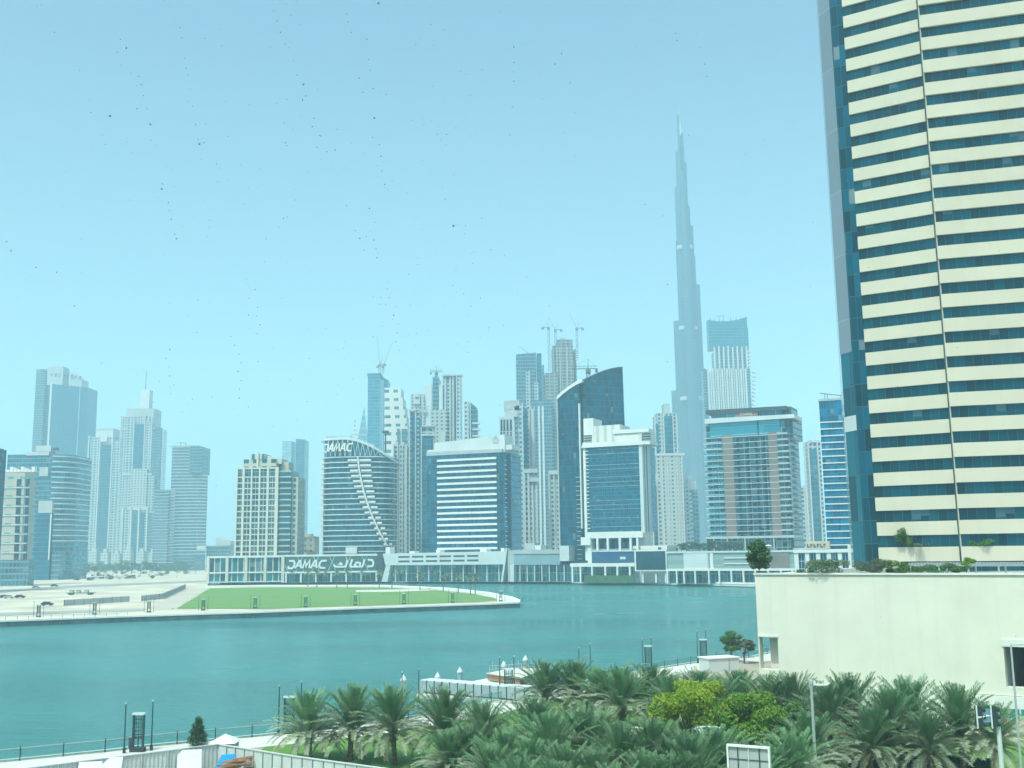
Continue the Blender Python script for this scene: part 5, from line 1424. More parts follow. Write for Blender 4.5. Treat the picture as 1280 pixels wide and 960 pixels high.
# lamp poles and lit pylons along the quays
def lamp_pole(label, px, pb_, pt, z=0.02, group=None):
    p = onz(px, pb_, z); h = at(px, pt, p.y).z - z
    t = thing('lamp_pole', label, 'lamp pole', (p.x, p.y, z), 0, group)
    mb = MB(); mb.tube((0, 0, 0), (0, 0, h), .075, .05, 7); mb.build('pole', M['black'], t)
    mb = MB(); mb.tube((0, 0, 0), (0, 0, .5), .15, n=8); mb.build('base', M['black'], t)
    mb = MB(); mb.tube((0, 0, h), (0, 0, h + .18), .09, .07, 7); mb.build('lamp_head', M['steel'], t)
    return t
def pylon(label, loc, h=3.3, group=None):
    t = thing('light_pylon', label, 'light pylon', loc, 0, group)
    w = .46
    for sx in (-1, 1):
        mb = MB(); mb.box(sx * w - .08, sx * w + .08, -.14, .14, 0, h); mb.build('upright', M['black'], t)
    mb = MB()
    n_ = int((h - 1.2) / .34)
    for k in range(n_): mb.box(-w + .085, w - .085, -.03, .03, 1.15 + k * .34, 1.15 + k * .34 + .07)
    for k in (-.3, 0, .3): mb.box(k * w * 1.6 - .02, k * w * 1.6 + .02, -.028, .028, 1.15, h - .1)
    mb.build('lattice_panel', M['black'], t)
    mb = MB(); mb.box(-w + .085, w - .085, .04, .06, 1.15, h - .1); mb.build('glass_panel', rail_glass, t)
    mb = MB(); mb.box(-w - .12, w + .12, -.2, .2, h, h + .18); mb.build('cap', M['palegrey'], t)
    mb = MB(); mb.box(-w - .2, w + .2, -.35, .35, 0, .38); mb.build('base', M['black'], t)
    return t
near_l = [('at the far left beside the pylon with a white hoarding below', 155, 941.5, 880), ('right of the leftmost near pylon', 189, 938, 877), ('left of the pylon beside the first palm', 348, 919.5, 858), ('behind the crown of the first palm', 376, 915, 853),
          ('at the left end of the jetty', 502.5, 895, 841), ('on the jetty approach, third pole from the jetty\'s left', 523.5, 893, 837), ('in front of the jetty, beside its pylon', 625, 874, 822), ('right of the jetty pylon', 643, 871, 821),
          ('above the palm tops at mid grove', 724.5, 853, 810), ('right of the one above the palm tops at mid grove', 738.5, 851, 805), ('left of the pylon near the quay curve', 804, 839, 799), ('right of the pylon near the quay curve', 815, 837, 797), ('left of the pylon nearest the podium', 872.5, 829, 789), ('right of the pylon nearest the podium', 883.5, 827, 787)]
for d_, px, pb_, pt in near_l:
    lamp_pole('slender dark lamp pole ' + d_, px, pb_, pt, group='lamp poles along the near quay')
for d_, px, pb_, h in (('left of the cypress', 172, 939.5, 3.3), ('beside the first palm', 361, 917, 3.5), ('in front of the jetty', 636, 872.5, 3.4), ('near the quay curve', 811, 838.5, 3.5), ('nearest the podium block', 880, 829.5, 3.6)):
    p = onz(px, pb_, .02); pylon('dark ladder-like light pylon ' + d_, (p.x, p.y, .02), h, 'light pylons along the near quay')
for i, (px, py) in enumerate(((48, 771), (118, 768), (186, 765.5), (254, 763), (319, 760.5), (382, 758.8), (444, 756.5), (505, 755), (566, 753.3), (626, 751.5))):
    p = onz(px, py, .1)
    pylon('light pylon on the far island edge, %s from the left' % ORD[i], (p.x, p.y, .1), 3.5, 'light pylons on the island edge')
    for k in (-1, 1):
        t = thing('lamp_pole', 'thin mast %s of the %s pylon on the far island edge' % ('left' if k < 0 else 'right', ORD[i]), 'lamp pole', (p.x + k * 1.5, p.y, .1), 0, 'thin masts on the island edge')
        mb = MB(); mb.tube((0, 0, 0), (0, 0, 4.6), .07, .05, 6); mb.build('pole', M['black'], t)
        mb = MB(); mb.tube((0, 0, 4.6), (0, 0, 4.75), .09, n=6); mb.build('lamp_head', M['steel'], t)
il = [p for p in offset_line(ISL_FRONT, -2.2) if p[0] > -205]
railing('railing', 'thin rail of posts along the sand-lot edge of the island', [p for p in il if p[0] < -95], 1.2, 3.0, False)

# ------------------------------------------------------------------ jetty
J = thing('jetty', 'white floating jetty with a glass-sided walkway beyond the palms', 'jetty', tuple(onz(590, 858, -.6)))
jo = J.location
def jq(px, py, z): p = onz(px, py, z); return (p.x - jo.x, p.y - jo.y)
def jbox(name, pix, z, th, mat):
    fp = [jq(x, y, z) for x, y in pix]
    area = sum(fp[i][0] * fp[(i + 1) % 4][1] - fp[(i + 1) % 4][0] * fp[i][1] for i in range(4))
    if area < 0: fp.reverse()
    mb = MB(); mb.prism(fp, z - th - jo.z, z - jo.z); return mb.build(name, mat, J)
jbox('pontoon', ((522, 862), (640, 866), (652, 856), (552, 852)), -.7, .7, M['concrete'])
jbox('pontoon', ((588, 852), (655, 858), (665, 850), (622, 845.5)), -.55, .7, M['whitep'])
jbox('platform', ((609, 842), (650, 848), (682, 836), (640, 836)), .5, .9, matte('timber_deck', (.36, .24, .14), .8, .15, 1))
jbox('platform_top', ((608, 841.4), (651, 847.6), (683, 835.4), (640, 835.2)), .62, .1, M['paving'])
jbox('gangway', ((520, 869), (652, 880), (664, 873), (534, 862)), .1, .35, M['concrete'])
a_, c_ = Vector(jq(524, 866, .1)), Vector(jq(655, 877, .1))
dj = c_ - a_; Lj = dj.length; dj = tuple(dj / Lj)
g_j = matte('frosted_panel', (.32, .40, .40), .3, .15, 1)
for i in range(13):
    mb = MB(); mb.wbox(tuple(a_), dj, Lj * i / 13 + .06, Lj * (i + 1) / 13 - .06, -.04, .04, .9, 2.2); mb.build('panel', g_j, J)
    mb = MB(); mb.wbox(tuple(a_), dj, Lj * i / 13 - .05, Lj * i / 13 + .05, -.1, .1, -.6, 2.3); mb.build('post', M['dgrey'], J)
b2 = (a_.x - dj[1] * 2.6, a_.y + dj[0] * 2.6)
mb = MB(); mb.wbox(tuple(a_), dj, 0, Lj, -2.4, -.05, 2.22, 2.3); mb.build('canopy', M['palegrey'], J)
for i in range(9):
    for yy, k in ((842, 0), (836.5, 1)):
        px = 612 + i * 8 - k * -4
        q = jq(px, yy - i * .55, .62); mb = MB(); mb.tube((*q, .62 - jo.z), (*q, 1.7 - jo.z), .04, n=5); mb.build('rail_post', M['steel'], J)
q0, q1 = jq(612, 842, .62), jq(676, 837.6, .62)
for zz in (1.2, 1.68):
    mb = MB(); mb.tube((*q0, zz - jo.z), (*q1, zz - jo.z), .035, n=5); mb.build('handrail', M['steel'], J)
for i, (px, pt, pb_) in enumerate(((504.5, 842.5, 868), (547, 839.5, 856), (575, 833, 852), (630, 825.5, 853), (657, 818.5, 844))):
    p = onz(px, pb_, WZ); h = at(px, pt, p.y).z - WZ
    t = thing('mooring_pile', 'grey mooring pile with a white cone cap, %s from the left at the jetty' % ORD[i], 'mooring pile', (p.x, p.y, WZ), 0, 'mooring piles at the jetty')
    mb = MB(); mb.tube((0, 0, -1), (0, 0, h - .9), .36, n=14); mb.build('shaft', M['steel'], t)
    mb = MB(); mb.lathe([(.46, h - .95), (.46, h - .75), (.0, h)], 14); mb.face([(.46 * cos(2 * pi * k / 14), .46 * sin(2 * pi * k / 14), h - .95) for k in range(14)][::-1]); mb.build('cone_cap', M['palegrey'], t)

# ------------------------------------------------------------------ street things among the palms
p = onz(1019, 985, 0); p = atk(1018, 930, 88)
t = thing('street_lamp', 'tall grey street lamp with a short flat arm in front of the palms', 'street lamp', (p.x, p.y, 0))
h = at(1014, 856, p.y).z; mb = MB(); mb.tube((0, 0, 0), (0, 0, h), .13, .09, 10); mb.build('pole', M['steel'], t)
mb = MB(); mb.tube((0, 0, h), (.9, 0, h + .02), .05, n=6); mb.box(.3, 1.15, -.14, .14, h - .05, h + .05); mb.build('lamp_arm', M['white_metal'], t)
mb = MB(); mb.lathe([(0, 0), (.16, .05), (.16, .3), (0, .38)], 10, (0, 0, h)); mb.build('camera_dome', M['grey'], t)
p = atk(1274, 930, 86)
t = thing('flag_pole', 'thin grey pole standing before the dark podium opening at the right', 'pole', (p.x, p.y, 0))
h = at(1268, 806, p.y).z; mb = MB(); mb.tube((0, 0, 0), (0, 0, h), .10, .07, 8); mb.build('pole', M['steel'], t); mb = MB(); mb.tube((0, 0, h), (2.2, 0, h), .04, n=6); mb.build('arm', M['steel'], t)
p = atk(1252, 955, 74)
t = thing('traffic_light', 'pale traffic light mast with two signal heads seen from behind, bottom right', 'traffic light', (p.x, p.y, 0))
h = at(1247, 893, p.y).z
mb = MB(); mb.tube((0, 0, 0), (0, 0, h + .2), .17, .12, 10); mb.build('mast', M['palegrey'], t)
xl_ = at(1220, 901, p.y).x - p.x
mb = MB(); mb.tube((0, 0, h), (xl_, -.3, h - .12), .08, .06, 8); mb.build('arm', M['white_metal'], t)
for px, hh in ((1223, .62), (1241, .62)):
    xx = at(px, 898, p.y).x - p.x
    mb = MB(); mb.box(xx - .24, xx - .17, -.34, -.28, h - .75, h + .6); mb.build('backplate', M['white_metal'], t)
    mb = MB(); mb.box(xx - .16, xx + .14, -.30, .05, h - .68, h + .52); o = mb.build('signal_head', M['black'], t)
    mb = MB()
    for k in range(3): mb.tube((xx + .14, -.14, h - .5 + k * .42), (xx + .34, -.14, h - .54 + k * .42), .13, .14, 8)
    mb.build('visor', M['black'], o)
xx = at(1231, 899, p.y).x - p.x
mb = MB(); mb.box(xx - .32, xx + .34, -.18, -.13, h - .42, h + .36); mb.build('sign_plate', matte('blue_grey_sign', (.20, .34, .45), .4, .05, 1), t)
p = atk(936, 945, 66)
t = thing('billboard', 'back of a white-framed advertising panel at the bottom, right of centre', 'billboard', (p.x, p.y, 0), R(-28))
a_ = at(915.5, 932, p.y); zt_ = a_.z
w2 = 1.15
mb = MB(); 
for x0_, x1_, z0_, z1_ in ((-w2, w2, zt_ - .1, zt_), (-w2, -w2 + .09, zt_ - 2.9, zt_ - .1), (w2 - .09, w2, zt_ - 2.9, zt_ - .1), (-w2, w2, zt_ - 3.0, zt_ - 2.9)): mb.box(x0_, x1_, -.14, .1, z0_, z1_)
mb.build('frame', M['whitep'], t)
mb = MB(); mb.box(-w2 + .09, w2 - .09, -.02, .02, zt_ - 2.9, zt_ - .1); mb.build('back_sheet', M['grey'], t)
for k in range(3):
    mb = MB(); xx = -w2 + (k + 1) * w2 / 2; mb.box(xx - .025, xx + .025, -.08, -.021, zt_ - 2.9, zt_ - .1); mb.build('brace', M['palegrey'] if k == 1 else M['dgrey'], t)
    mb = MB(); zz = zt_ - .75 - k * .72; mb.box(-w2 + .09, w2 - .09, -.06, -.022, zz, zz + .04); mb.build('brace', M['dgrey'], t)
mb = MB(); mb.tube((0, 0, 0), (0, 0, zt_ - 3.0), .14, n=8); mb.build('post', M['steel'], t)
for d_, px, py in (('left', 790, 912), ('right', 885, 911)):
    p = atk(px, py, 92)
    t = thing('ring_lamp', 'white ring-shaped lamp on a pole among the palms, the %s one' % d_, 'lamp', (p.x, p.y, 0), 0, 'ring lamps among the palms')
    mb = MB(); mb.tube((0, .1, 0), (0, .1, p.z - .3), .07, n=7); mb.build('pole', M['steel'], t)
    for rr, zz in ((.95, 0.0), (.62, -.22)):
        mb = MB(); n = 20
        for i in range(n): mb.tube((rr * cos(2 * pi * i / n), rr * sin(2 * pi * i / n), p.z + zz), (rr * cos(2 * pi * (i + 1) / n), rr * sin(2 * pi * (i + 1) / n), p.z + zz), .06, n=5, cap=False)
        for i in range(3): a = i * 2.1; mb.tube((0, .1, p.z - .35), (rr * cos(a), rr * sin(a), p.z + zz), .03, n=4)
        mb.build('ring', M['whitep'], t)
p = onz(1158, 966, 0)
t = thing('bollard', 'short pale square bollard on the lawn, lower right', 'bollard', (p.x, p.y, .03)); mb = MB(); mb.box(-.22, .22, -.2, .2, 0, 1.15); mb.build('shaft', M['palegrey'], t); mb = MB(); mb.box(-.26, .26, -.24, .24, 1.15, 1.25); mb.build('cap', M['white'], t)
# service cabin by the quay curve
p = onz(905, 840, 0)
t = thing('service_cabin', 'low white service cabin on the promenade left of the podium', 'cabin', (p.x, p.y, .02), R(20))
mb = MB(); mb.box(-2.4, 2.6, 0, 3.0, 0, 1.9); mb.build('body', M['palegrey'], t); mb = MB(); mb.box(-2.55, 2.75, -.15, 3.15, 1.9, 2.05); mb.build('roof', M['whitep'], t); mb = MB(); mb.box(.8, 1.0, -.06, .02, .05, 1.85); mb.build('door_post', M['grey'], t)
# ------------------------------------------------------------------ plants
fr_top = leafmat('palm_frond_green', (.115, .235, .10), (.205, .33, .16), .35, .5)
fr_low = leafmat('palm_frond_grey', (.30, .37, .24), (.42, .46, .32), .3, .5)
fr_dry = leafmat('palm_frond_dry', (.27, .24, .14), (.20, .19, .11), .15, .7)
lf_yel = leafmat('yellow_green_leaf', (.25, .35, .018), (.31, .40, .03), .45, .5)
lf_grn = leafmat('fresh_green_leaf', (.09, .25, .02), (.16, .30, .03), .4, .6)
lf_dk = leafmat('dark_green_leaf', (.02, .07, .022), (.035, .10, .03), .2, .6)
lf_mid = leafmat('mid_green_leaf', (.05, .12, .035), (.09, .16, .05), .3, .6)
lf_grey = leafmat('grey_green_leaf', (.12, .17, .11), (.17, .21, .13), .3, .6)
trunk_m = matte('palm_trunk', (.19, .15, .11), .95, .35, 3, bump=.8, fine=9)

def frond(mb, base, az, el0, L, droop, nl, lw, ll, m, rng):
    """arched midrib with two ranks of narrow leaflets"""
    n = 9
    p = Vector(base); el = el0
    h = Vector((cos(az), sin(az), 0)); side = Vector((-sin(az), cos(az), 0))
    path = [p.copy()]
    tw = rng.uniform(-.25, .25)
    for i in range(n):
        t = (i + .5) / n
        e = el0 - droop * t ** 1.5
        p = p + (h * cos(e) + Vector((0, 0, 1)) * sin(e) + side * tw * t * .4) * (L / n)
        path.append(p.copy())
    for i in range(n):
        r0, r1 = .045 * (1 - i / n) + .008, .045 * (1 - (i + 1) / n) + .008
        u = (path[i + 1] - path[i]).normalized(); s_ = u.cross(Vector((0, 0, 1)));
        s_ = s_.normalized() if s_.length > .01 else side
        mb.face([path[i] - s_ * r0, path[i] + s_ * r0, path[i + 1] + s_ * r1, path[i + 1] - s_ * r1], None, m)
    for k in range(nl):
        t = .16 + .84 * (k + .5) / nl
        x = t * n; i = min(n - 1, int(x)); q = path[i].lerp(path[i + 1], x - i)
        u = (path[i + 1] - path[i]).normalized()
        s_ = u.cross(Vector((0, 0, 1)))
        s_ = s_.normalized() if s_.length > .05 else side
        up = s_.cross(u).normalized()
        lg = ll * (.55 + .6 * sin(pi * min(1, t * .9 + .08))) * rng.uniform(.85, 1.1)
        for sg in (-1, 1):
            d = (s_ * sg * rng.uniform(.55, .8) + u * rng.uniform(.55, .85) + up * rng.uniform(.15, .5)).normalized()
            e = q + d * lg + Vector((0, 0, -lg * .12))
            w = u.cross(d).cross(d).normalized() * lw
            mb.face([q - w * .5, q.lerp(e, .45) - w, e, q.lerp(e, .45) + w], None, m)
def date_palm(name, seed, th=2.6, R_=3.1, nf=54, nl=26, lw=.042, ll=.42, tr=.22, dense=True):
    rng = random.Random(seed)
    t = thing(name, '', 'palm tree')
    mb = MB(); n = 12
    prof = []
    for i in range(17):
        z = th * i / 16
        prof.append((tr * (1.25 - .3 * min(1, z / .8)) + (.035 if i % 2 else -.01) + (.10 * max(0, (z - th * .75) / (th * .25))), z))
    mb.lathe(prof, n); mb.build('trunk', trunk_m, t, smooth=False)
    mb = MB()
    for i in range(nf):
        f = (i + .5) / nf                       # 0 innermost/upright -> 1 outermost/drooping
        az = i * 2.39996 + rng.uniform(-.25, .25)
        el = R(87) - R(92) * f ** 1.2 + rng.uniform(-.2, .2)
        L = R_ * (.82 + .22 * sin(pi * f)) * rng.uniform(.88, 1.08)
        droop = .3 + .85 * f + rng.uniform(-.15, .2)
        m = 0 if f < .50 + rng.uniform(-.12, .12) else (1 if f < .95 else 2)
        frond(mb, (0.08 * cos(az), .08 * sin(az), th - .05 - .25 * f), az, el, L, droop, nl, lw, ll, m, rng)
    mb.build('crown', [fr_top, fr_low, fr_dry], t)
    if dense:                                    # stubs of cut fronds under the crown
        mb = MB()
        for i in range(26):
            az = i * 2.4; z = th - .25 - .03 * i
            a = Vector((tr * .95 * cos(az), tr * .95 * sin(az), z)); mb.tube(a, a + Vector((.22 * cos(az), .22 * sin(az), .22)), .06, .03, 5)
        mb.build('frond_stub', trunk_m, t)
    return t
def place(src, loc, rz, label, scale, group):
    if src.get('used'):
        r = dup(src, loc, rz, label, scale, group)
        if 'used' in r: del r['used']
        return r
    src['used'] = 1
    src.location, src.rotation_euler = loc, (0, 0, rz); src.scale = (scale,) * 3
    src['label'] = label; src['group'] = group
    return src
kinds = [date_palm('date_palm', 11 + k, 2.3 + .25 * k, 4.05, 100, 40, .031, .52) for k in range(5)]
rng = random.Random(7)
# (px of crown, row of its top, height, words)
front = [(389, 857, 6.4), (438, 851, 6.8), (494, 851, 7.0), (551, 853, 7.2), (606, 870, 6.6), (664, 866, 6.6), (692, 884, 6.6), (733, 876, 6.8), (769, 896, 6.4), (814, 893, 6.6), (861, 908, 6.2), (894, 901, 6.2), (986, 906, 6.0)]
back = [(678, 821, 7.0), (716, 820, 7.0), (775, 826, 7.0), (749, 831, 6.4), (811, 827, 6.6), (841, 838, 6.4), (868, 832, 6.4), (900, 842, 6.2), (925, 833, 6.4), (960, 838, 6.6), (994, 835, 7.0)]
right = [(1033, 848, 7.0), (1061, 835, 7.4), (1104, 853, 7.0), (1136, 840, 7.4), (1196, 847, 7.6), (1235, 872, 6.2)]
low = [(628, 905, 5.6), (668, 918, 5.4), (706, 922, 5.4), (745, 930, 5.2), (800, 934, 5.2), (838, 938, 5.0), (934, 930, 5.4), (588, 900, 5.4), (560, 906, 5.2), (612, 926, 5.0), (652, 938, 5.0), (692, 946, 4.8), (772, 950, 4.8), (872, 938, 5.0), (962, 926, 5.2), (1012, 884, 5.6), (1083, 880, 5.6), (1160, 884, 5.6)]
def put_palm(i, px, pt, h, label, group):
    p = onz(px, pt, h)
    src = kinds[i % 5]
    hh = 2.3 + .25 * (i % 5) + 3.8            # rough full height of that variant
    lean(place(src, (p.x, p.y, .02), rng.uniform(0, 6.28), label, h / hh * .98, group))
def lean(o):
    o.rotation_euler = (rng.uniform(-.07, .07), rng.uniform(-.07, .07), o.rotation_euler[2]); q = rng.uniform(.93, 1.08); o.scale = (o.scale[0] * q, o.scale[1] * q, o.scale[2])
i = 0
for k, (px, pt, h) in enumerate(front): put_palm(i, px, pt, h, 'date palm in the front of the grove, %s from the left' % ORD[k], 'date palms in the front of the grove'); i += 1
for k, (px, pt, h) in enumerate(back): put_palm(i, px, pt, h, 'date palm at the back of the grove by the quay, %s from the left' % ORD[k], 'date palms at the back of the grove'); i += 1
for k, (px, pt, h) in enumerate(right): put_palm(i, px, pt, h, 'date palm before the cream podium wall, %s from the left' % ORD[k], 'date palms before the podium wall'); i += 1
for k, (px, pt, h) in enumerate(low): put_palm(i, px, pt, h, 'short date palm half hidden low in the grove, %s from the left' % ORD[sorted(range(len(low)), key=lambda q: low[q][0]).index(k)], 'short date palms low in the grove'); i += 1

# slender far palms
fars = [date_palm('fan_palm', 40 + k, 6.4, 2.3, 26, 11, .09, .55, .20, False) for k in range(2)]
isl = [(385, 733.5), (396, 734), (421, 735), (434, 735.2), (474, 735.6), (490, 735.6), (525, 737.5), (554, 739), (573, 741), (588, 743.5), (594, 742.5)]
for k, (px, pb_) in enumerate(isl):
    p = onz(px, pb_, .1)
    h = 9.3 if px < 500 else 8.6
    place(fars[k % 2], (p.x, p.y, .1), k * 1.3, 'slender palm on the far island lawn, %s from the left' % ORD[k], h / 8.3, 'palms on the island lawn')
for k, (px, Y, z, h) in enumerate(((376, 850, 9.5, 8.5), (387, 848, 9.5, 9.0))):
    p = at(px, 690, Y); place(fars[k % 2], (p.x, p.y, z), k, 'palm on the podium roof before the sand-coloured block, the %s one' % ('left', 'right')[k], h / 8.3, 'palms on the podium roof')
for k, px in enumerate((365, 407, 452, 498, 505, 546)):
    p = atk(px, 722, 738 - k * 4); place(fars[k % 2], (p.x, p.y, .05), k * 2., 'palm on the far promenade before the sign podium and car-park podium, %s from the left' % ORD[k], 1.0, 'palms on the far promenade')

def leaf_cloud(mb, clumps, n, size, rng, mats=2, droop=0.0):
    tot = sum(r[1][0] * r[1][2] for r in clumps)
    for c, rad in clumps:
        k = max(6, int(n * rad[0] * rad[2] / tot))
        for _ in range(k):
            d = Vector((rng.gauss(0, 1), rng.gauss(0, 1), rng.gauss(0, 1))).normalized()
            f = rng.uniform(.35, 1.0) ** .5
            p = Vector(c) + Vector((d.x * rad[0], d.y * rad[1], d.z * rad[2])) * f
            nn = (d + Vector((rng.gauss(0, .7), rng.gauss(0, .7), rng.gauss(0, .5) + .5))).normalized()
            a = nn.orthogonal().normalized(); a = (Matrix.Rotation(rng.uniform(0, 6.28), 3, nn) @ a); b_ = nn.cross(a)
            s_ = size * rng.uniform(.6, 1.3)
            mb.face([p - a * s_, p - b_ * s_ * .5, p + a * s_, p + b_ * s_ * .5], None, rng.randrange(mats))
def leafy(name, seed, h, spread, trunk_h, mats, n=5000, size=.16, nclump=16, squash=.6, tr=.16, cat='tree'):
    rng = random.Random(seed)
    t = thing(name, '', cat)
    clumps = []
    for i in range(nclump):
        a = rng.uniform(0, 6.28); rr = spread * sqrt(rng.random()) * .78
        z = trunk_h + (h - trunk_h) * (rng.uniform(.12, .86) * (1 - .35 * (rr / spread) ** 2))
        s_ = spread * rng.uniform(.26, .44)
        clumps.append(((rr * cos(a), rr * sin(a), z), (s_, s_, s_ * squash)))
    mb = MB()
    top = Vector((0, 0, trunk_h))
    mb.tube((0, 0, 0), top, tr, tr * .75, 8)
    for c, _ in clumps: mb.tube(top - Vector((0, 0, trunk_h * .25)), Vector(c) - Vector((0, 0, .1)), tr * .45, tr * .1, 5)
    mb.build('trunk', M['bark'], t)
    mb = MB(); leaf_cloud(mb, clumps, n, size, rng, len(mats)); mb.build('crown', mats, t)
    return t
def setp(t, px, py, z, Y=None, label='', group=None, scale=1.0):
    p = at(px, py, Y) if Y else onz(px, py, z)
    t.location = (p.x, p.y, z); t['label'] = label; t.scale = (scale,) * 3
    if group: t['group'] = group
    return t
setp(leafy('broadleaf_tree', 1, 7.3, 3.5, 1.6, [lf_yel, lf_yel, lf_yel], 9500, .16, 26), 862, 900, 0, 96, 'bright yellow-green leafy tree among the date palms')
setp(leafy('broadleaf_tree', 2, 6.5, 3.4, 1.4, [lf_grn, lf_grn, lf_yel], 8500, .15, 24), 931, 905, 0, 93, 'fresh green leafy tree right of the yellow-green one')
setp(leafy('broadleaf_tree', 3, 5.0, 2.0, 1.0, [lf_yel, lf_grn], 3500, .14, 12), 825, 912, 0, 94, 'small yellow-green tree at the left foot of the larger yellow-green one')
setp(leafy('broadleaf_tree', 4, 5.6, 2.0, 1.3, [lf_grn, lf_mid], 3500, .14, 12), 985, 905, 0, 94, 'small green tree at the right of the two leafy trees')
setp(leafy('promenade_tree', 5, 5.0, 2.2, 1.9, [lf_mid, lf_mid, lf_grn], 2500, .17, 12), 915, 835, 0, 172, 'round green tree on the promenade left of the podium')
setp(leafy('promenade_tree', 6, 4.2, 1.8, 1.8, [lf_grey, lf_mid], 2000, .17, 10), 931, 838, 0, 170, 'smaller greyer tree against the podium end')
# cypress
t = thing('cypress', 'dark cone-shaped cypress behind the hoarding', 'cypress')
p = onz(247, 932, 0); t.location = (p.x, p.y, 0); t.scale = (1.2, 1.2, .72)
mb = MB(); mb.tube((0, 0, 0), (0, 0, 2.2), .08, .04, 6); mb.build('trunk', M['bark'], t)
rng2 = random.Random(9); cl = [((rng2.uniform(-.12, .12), rng2.uniform(-.12, .12), .5 + .27 * k), (.78 * (1 - k / 13) ** .8 + .08,) * 2 + (.34,)) for k in range(12)]
mb = MB(); leaf_cloud(mb, cl, 3500, .085, rng2, 2); mb.build('crown', [lf_dk, lf_dk], t)

# podium roof plants
def roof_pt(px, n):
    u, _ = on_wall(px, 716, (PL[0] + bk[0] * n, PL[1] + bk[1] * n), dP); return (PL[0] + bk[0] * n + dP[0] * u, PL[1] + bk[1] * n + dP[1] * u)
def roof_plant(t, px, n, label, z=14.98, sc_=1.0):
    q = roof_pt(px, n); t.location = (q[0], q[1], z); t['label'] = label; t.scale = (sc_,) * 3
roof_plant(leafy('roof_tree', 21, 3.6, 1.5, .5, [lf_mid, lf_mid, lf_dk], 5600, .13, 22, .95, .07), 949, .35, 'round dark green tree at the left corner of the podium roof', 15.18)
roof_plant(leafy('roof_shrub', 22, 1.7, 2.6, .2, [lf_mid, lf_grey], 3200, .10, 10, .4, .05, 'shrub'), 1032, 1.9, 'low spreading green shrub on the podium edge before the white hall', 14.96)
roof_plant(leafy('roof_shrub', 23, 1.9, 1.9, .2, [lf_grey, lf_grey], 3600, .09, 16, .7, .05, 'shrub'), 1092, 1.9, 'silvery grey-green shrub at the striped tower\'s left foot', 14.96)
roof_plant(leafy('roof_shrub', 24, 1.6, 1.7, .2, [lf_grn, lf_mid], 2600, .09, 9, .45, .05, 'shrub'), 1125, 1.9, 'bright green shrub at the left end of the pergola', 14.96)
roof_plant(leafy('roof_shrub', 25, 1.2, 2.0, .1, [lf_mid, lf_grn], 1900, .08, 7, .4, .04, 'shrub'), 1155, 1.9, 'low green shrub under the pergola', 14.96)
roof_plant(leafy('roof_shrub', 26, 1.9, 1.2, .4, [lf_grn, lf_yel], 1700, .08, 7, .4, .04, 'shrub'), 1208, 1.9, 'yellowish flat-topped shrub rising through the pergola', 14.96)
roof_plant(leafy('roof_shrub', 27, 1.1, 1.8, .1, [lf_grn, lf_mid], 1700, .08, 6, .4, .04, 'shrub'), 1184, 1.9, 'small fresh green shrub right of the low one under the pergola', 14.96)
roof_plant(leafy('roof_shrub', 28, .7, 1.4, .1, [lf_mid, lf_dk], 900, .08, 7, .35, .04, 'shrub'), 1010, 1.9, 'low dark shrub left of the spreading one on the podium edge', 14.96)
# plants on the striped tower's lowest ledge
for k in range(16):
    px = 66 + k * 11.2 + rng.uniform(-4, 4); q = onz(px, rng.choice((714.5, 717.5, 720, 723)) + (rng.uniform(0, 3) if px < 150 else 0), .02)
    t = thing('lot_shrub', 'dark shrub among the cars behind the sand lot, %s from the left' % ORD[k], 'shrub', (q.x, q.y, .02), 0, 'shrubs behind the sand lot')
    mb = MB(); r5 = random.Random(k); w_ = r5.uniform(2.0, 4.2)
    leaf_cloud(mb, [((r5.uniform(-w_, w_) * .6, r5.uniform(-1, 1), w_ * .45), (w_ * .6, w_ * .5, w_ * .42)) for _ in range(4)], 260, .4, r5, 2); mb.build('leaves', [lf_dk, lf_mid], t)
    mb = MB(); mb.tube((0, 0, 0), (0, 0, w_ * .5), .15, n=5); mb.build('stem', M['bark'], t)
for k in range(12):
    px = 118 + k * 11.5; q = onz(px, 722.5 - k * .45 + rng.uniform(-.4, .4), .02)
    t = thing('road_lamp', 'thin dark road lamp behind the sand lot, %s from the left' % ORD[k], 'street lamp', (q.x, q.y, .02), 0, 'road lamps behind the sand lot')
    mb = MB(); mb.tube((0, 0, 0), (0, 0, 6.2), .16, .1, 6); mb.build('pole', M['dgrey'], t)
    mb = MB(); mb.tube((-1.3, 0, 6.2), (1.3, 0, 6.2), .1, n=5); mb.box(-1.8, -1.0, -.2, .2, 6.1, 6.25); mb.box(1.0, 1.8, -.2, .2, 6.1, 6.25); mb.build('lamp_arm', M['dgrey'], t)
def ledge(t, u, wall, label, z=17.7):
    o, d = wall; nx, ny = d[1], -d[0]
    t.location = (o[0] + d[0] * u + nx * .45, o[1] + d[1] * u + ny * .45, z); t['label'] = label
uA = on_wall(1130, 675, oA, dA)[0]; uB = on_wall(1227, 682, oB, dB)[0]
ledge(leafy('ledge_tree', 31, 3.2, 1.5, .3, [lf_grn, lf_mid, lf_grn], 4200, .11, 20, .9, .06), uA, (oA, dA), 'small bushy tree on the lowest ledge of the striped tower')
t = leafy('ledge_plant', 32, 1.5, 2.1, .1, [lf_grn, lf_grn, lf_mid], 3200, .11, 18, .5, .05, 'plant'); ledge(t, uB, (oB, dB), 'bright green trailing plant on the striped tower\'s ledge', 17.3)
t = leafy('ledge_plant', 33, .6, 1.6, .1, [lf_mid, lf_grey], 700, .09, 8, .3, .05, 'plant'); ledge(t, uA + 2.6, (oA, dA), 'thin low plant right of the bushy ledge tree')
